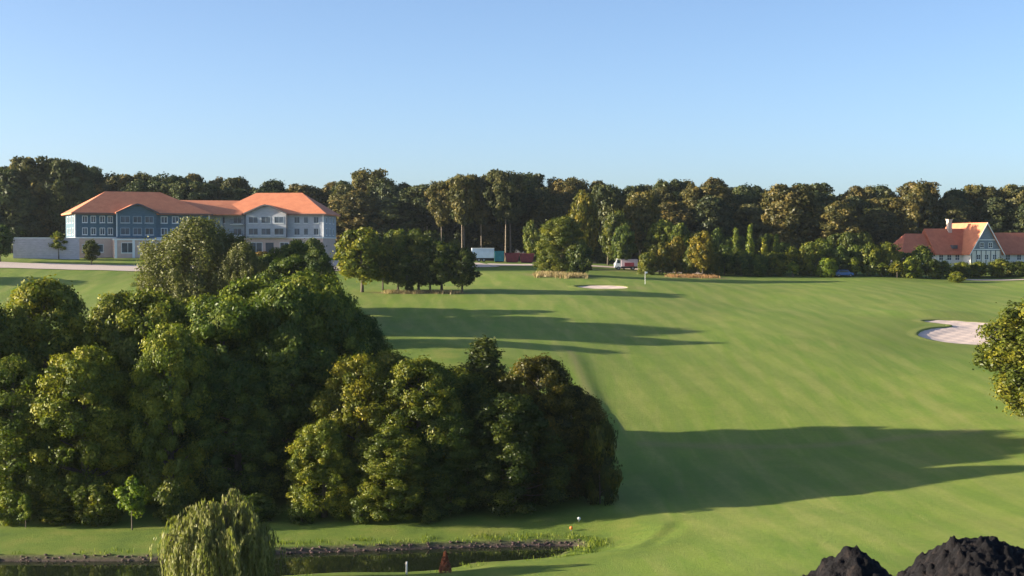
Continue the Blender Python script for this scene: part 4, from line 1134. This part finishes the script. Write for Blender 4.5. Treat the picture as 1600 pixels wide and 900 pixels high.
v = MB().tube([(0,0,-.3),(.01,0,.35),(.02,0,.85)], [.07,.06,.055], 8).build('wooden_post', M['plaster'], None, True); v.location = g; tag(v, 'short pale post on the near pond bank', 'post')
# rusty dead conifer on the near bank
def rusty():
    g = G(695, 92.6); v = empty('dead_conifer', g); tag(v, 'small rusty brown dead conifer on the near pond bank', 'shrub')
    MB().tube([(0,0,-.2),(0,0,1.35)], [.05,.01], 7).build('trunk', M['bark'], v)
    rng = np.random.default_rng(6); n = 1500; t = rng.uniform(0, 1, n); r = (.42*(1-t)+.05)*rng.uniform(.3, 1, n)**.5; a = rng.uniform(0, 6.28, n)
    C = np.stack([r*np.cos(a), r*np.sin(a), .05+1.35*t], 1); N = rng.normal(size=(n, 3)); N /= np.linalg.norm(N, axis=1, keepdims=True)
    me = leaf_mesh('crown', C, N, np.full(n, .10), rng.uniform(size=n), M['rust'], rng); link(bpy.data.objects.new('crown', me), v)
rusty()

# ------------------------------------------------------------------ soil heaps near the camera
def heap(u, row, Y, slope, sizex, seed, label, asym=1.0, flat=0.25):
    pk = P(u, row, Y); Rr = 3.0; n = 260
    g = np.linspace(-Rr, Rr, n); X, Yy = np.meshgrid(g, g)
    ax_ = X/np.where(X > 0, sizex*asym, sizex); d = np.hypot(ax_, Yy*0.9)
    base = height((X+pk.x).ravel(), (Yy+Y).ravel(), False).reshape(X.shape)
    Z = pk.z-slope*(np.sqrt(d*d+flat*flat)-flat)
    for i in range(n):
        for j in range(n):
            p = Vector((X[i, j], Yy[i, j], seed*7.3))
            Z[i, j] += .05*mnoise.noise(p*1.8)+.05*mnoise.noise(p*4.5)+.05*abs(mnoise.noise(p*9))+.035*mnoise.noise(p*22)+.02*mnoise.noise(p*45)
    # clods
    rng = np.random.default_rng(seed)
    for _ in range(420):
        cx, cy = rng.normal(size=2)*1.3; r = rng.uniform(.02, .075); q = (X-cx)**2+(Yy-cy)**2
        Z += np.where(q < r*r, np.sqrt(np.clip(r*r-q, 0, None))*.8, 0)
    q = (np.abs(X) < .35) & (np.abs(Yy) < .35)
    V = np.stack([X+pk.x, Yy+Y, Z], -1).reshape(-1, 3); b_ = base.ravel()
    keep = V[:, 2] > b_-.25; V[:, 2] = np.where(keep, V[:, 2], b_-.3)
    idx = np.arange(n*n).reshape(n, n); f = np.stack([idx[:-1,:-1], idx[:-1,1:], idx[1:,1:], idx[1:,:-1]], -1).reshape(-1, 4)
    f = f[keep[f].any(1)]
    me = mesh_np('soil_heap', V, f, False); me.materials.append(M['soil'])
    return tag(link(bpy.data.objects.new('soil_heap', me)), label, 'soil heap')
heap(1340, 857, 12.5, 1.05, 1.2, 2, 'small pointed heap of black soil at the bottom right', .75, .12)
heap(1526, 848, 17.5, 1.15, .9, 5, 'large rounded heap of black soil in the bottom right corner', 1.5, .9)
# ------------------------------------------------------------------ thin autumn haze
m = bpy.data.materials.new('haze'); m.use_nodes = True; t = m.node_tree
t.nodes.remove(t.nodes['Principled BSDF']); pv = t.nodes.new('ShaderNodeVolumePrincipled')
pv.inputs['Density'].default_value = 0.00005; pv.inputs['Color'].default_value = (0.75, 0.88, 1.0, 1); pv.inputs['Anisotropy'].default_value = 0.2
t.links.new(pv.outputs[0], t.nodes['Material Output'].inputs['Volume'])
tag(MB().box(-6500, 6500, -700, 9500, -60, 52).build('haze', m), 'thin pale haze over the fairway and far forest', 'haze', kind='stuff')
print('objects', len(bpy.data.objects), 'forest', cnt)
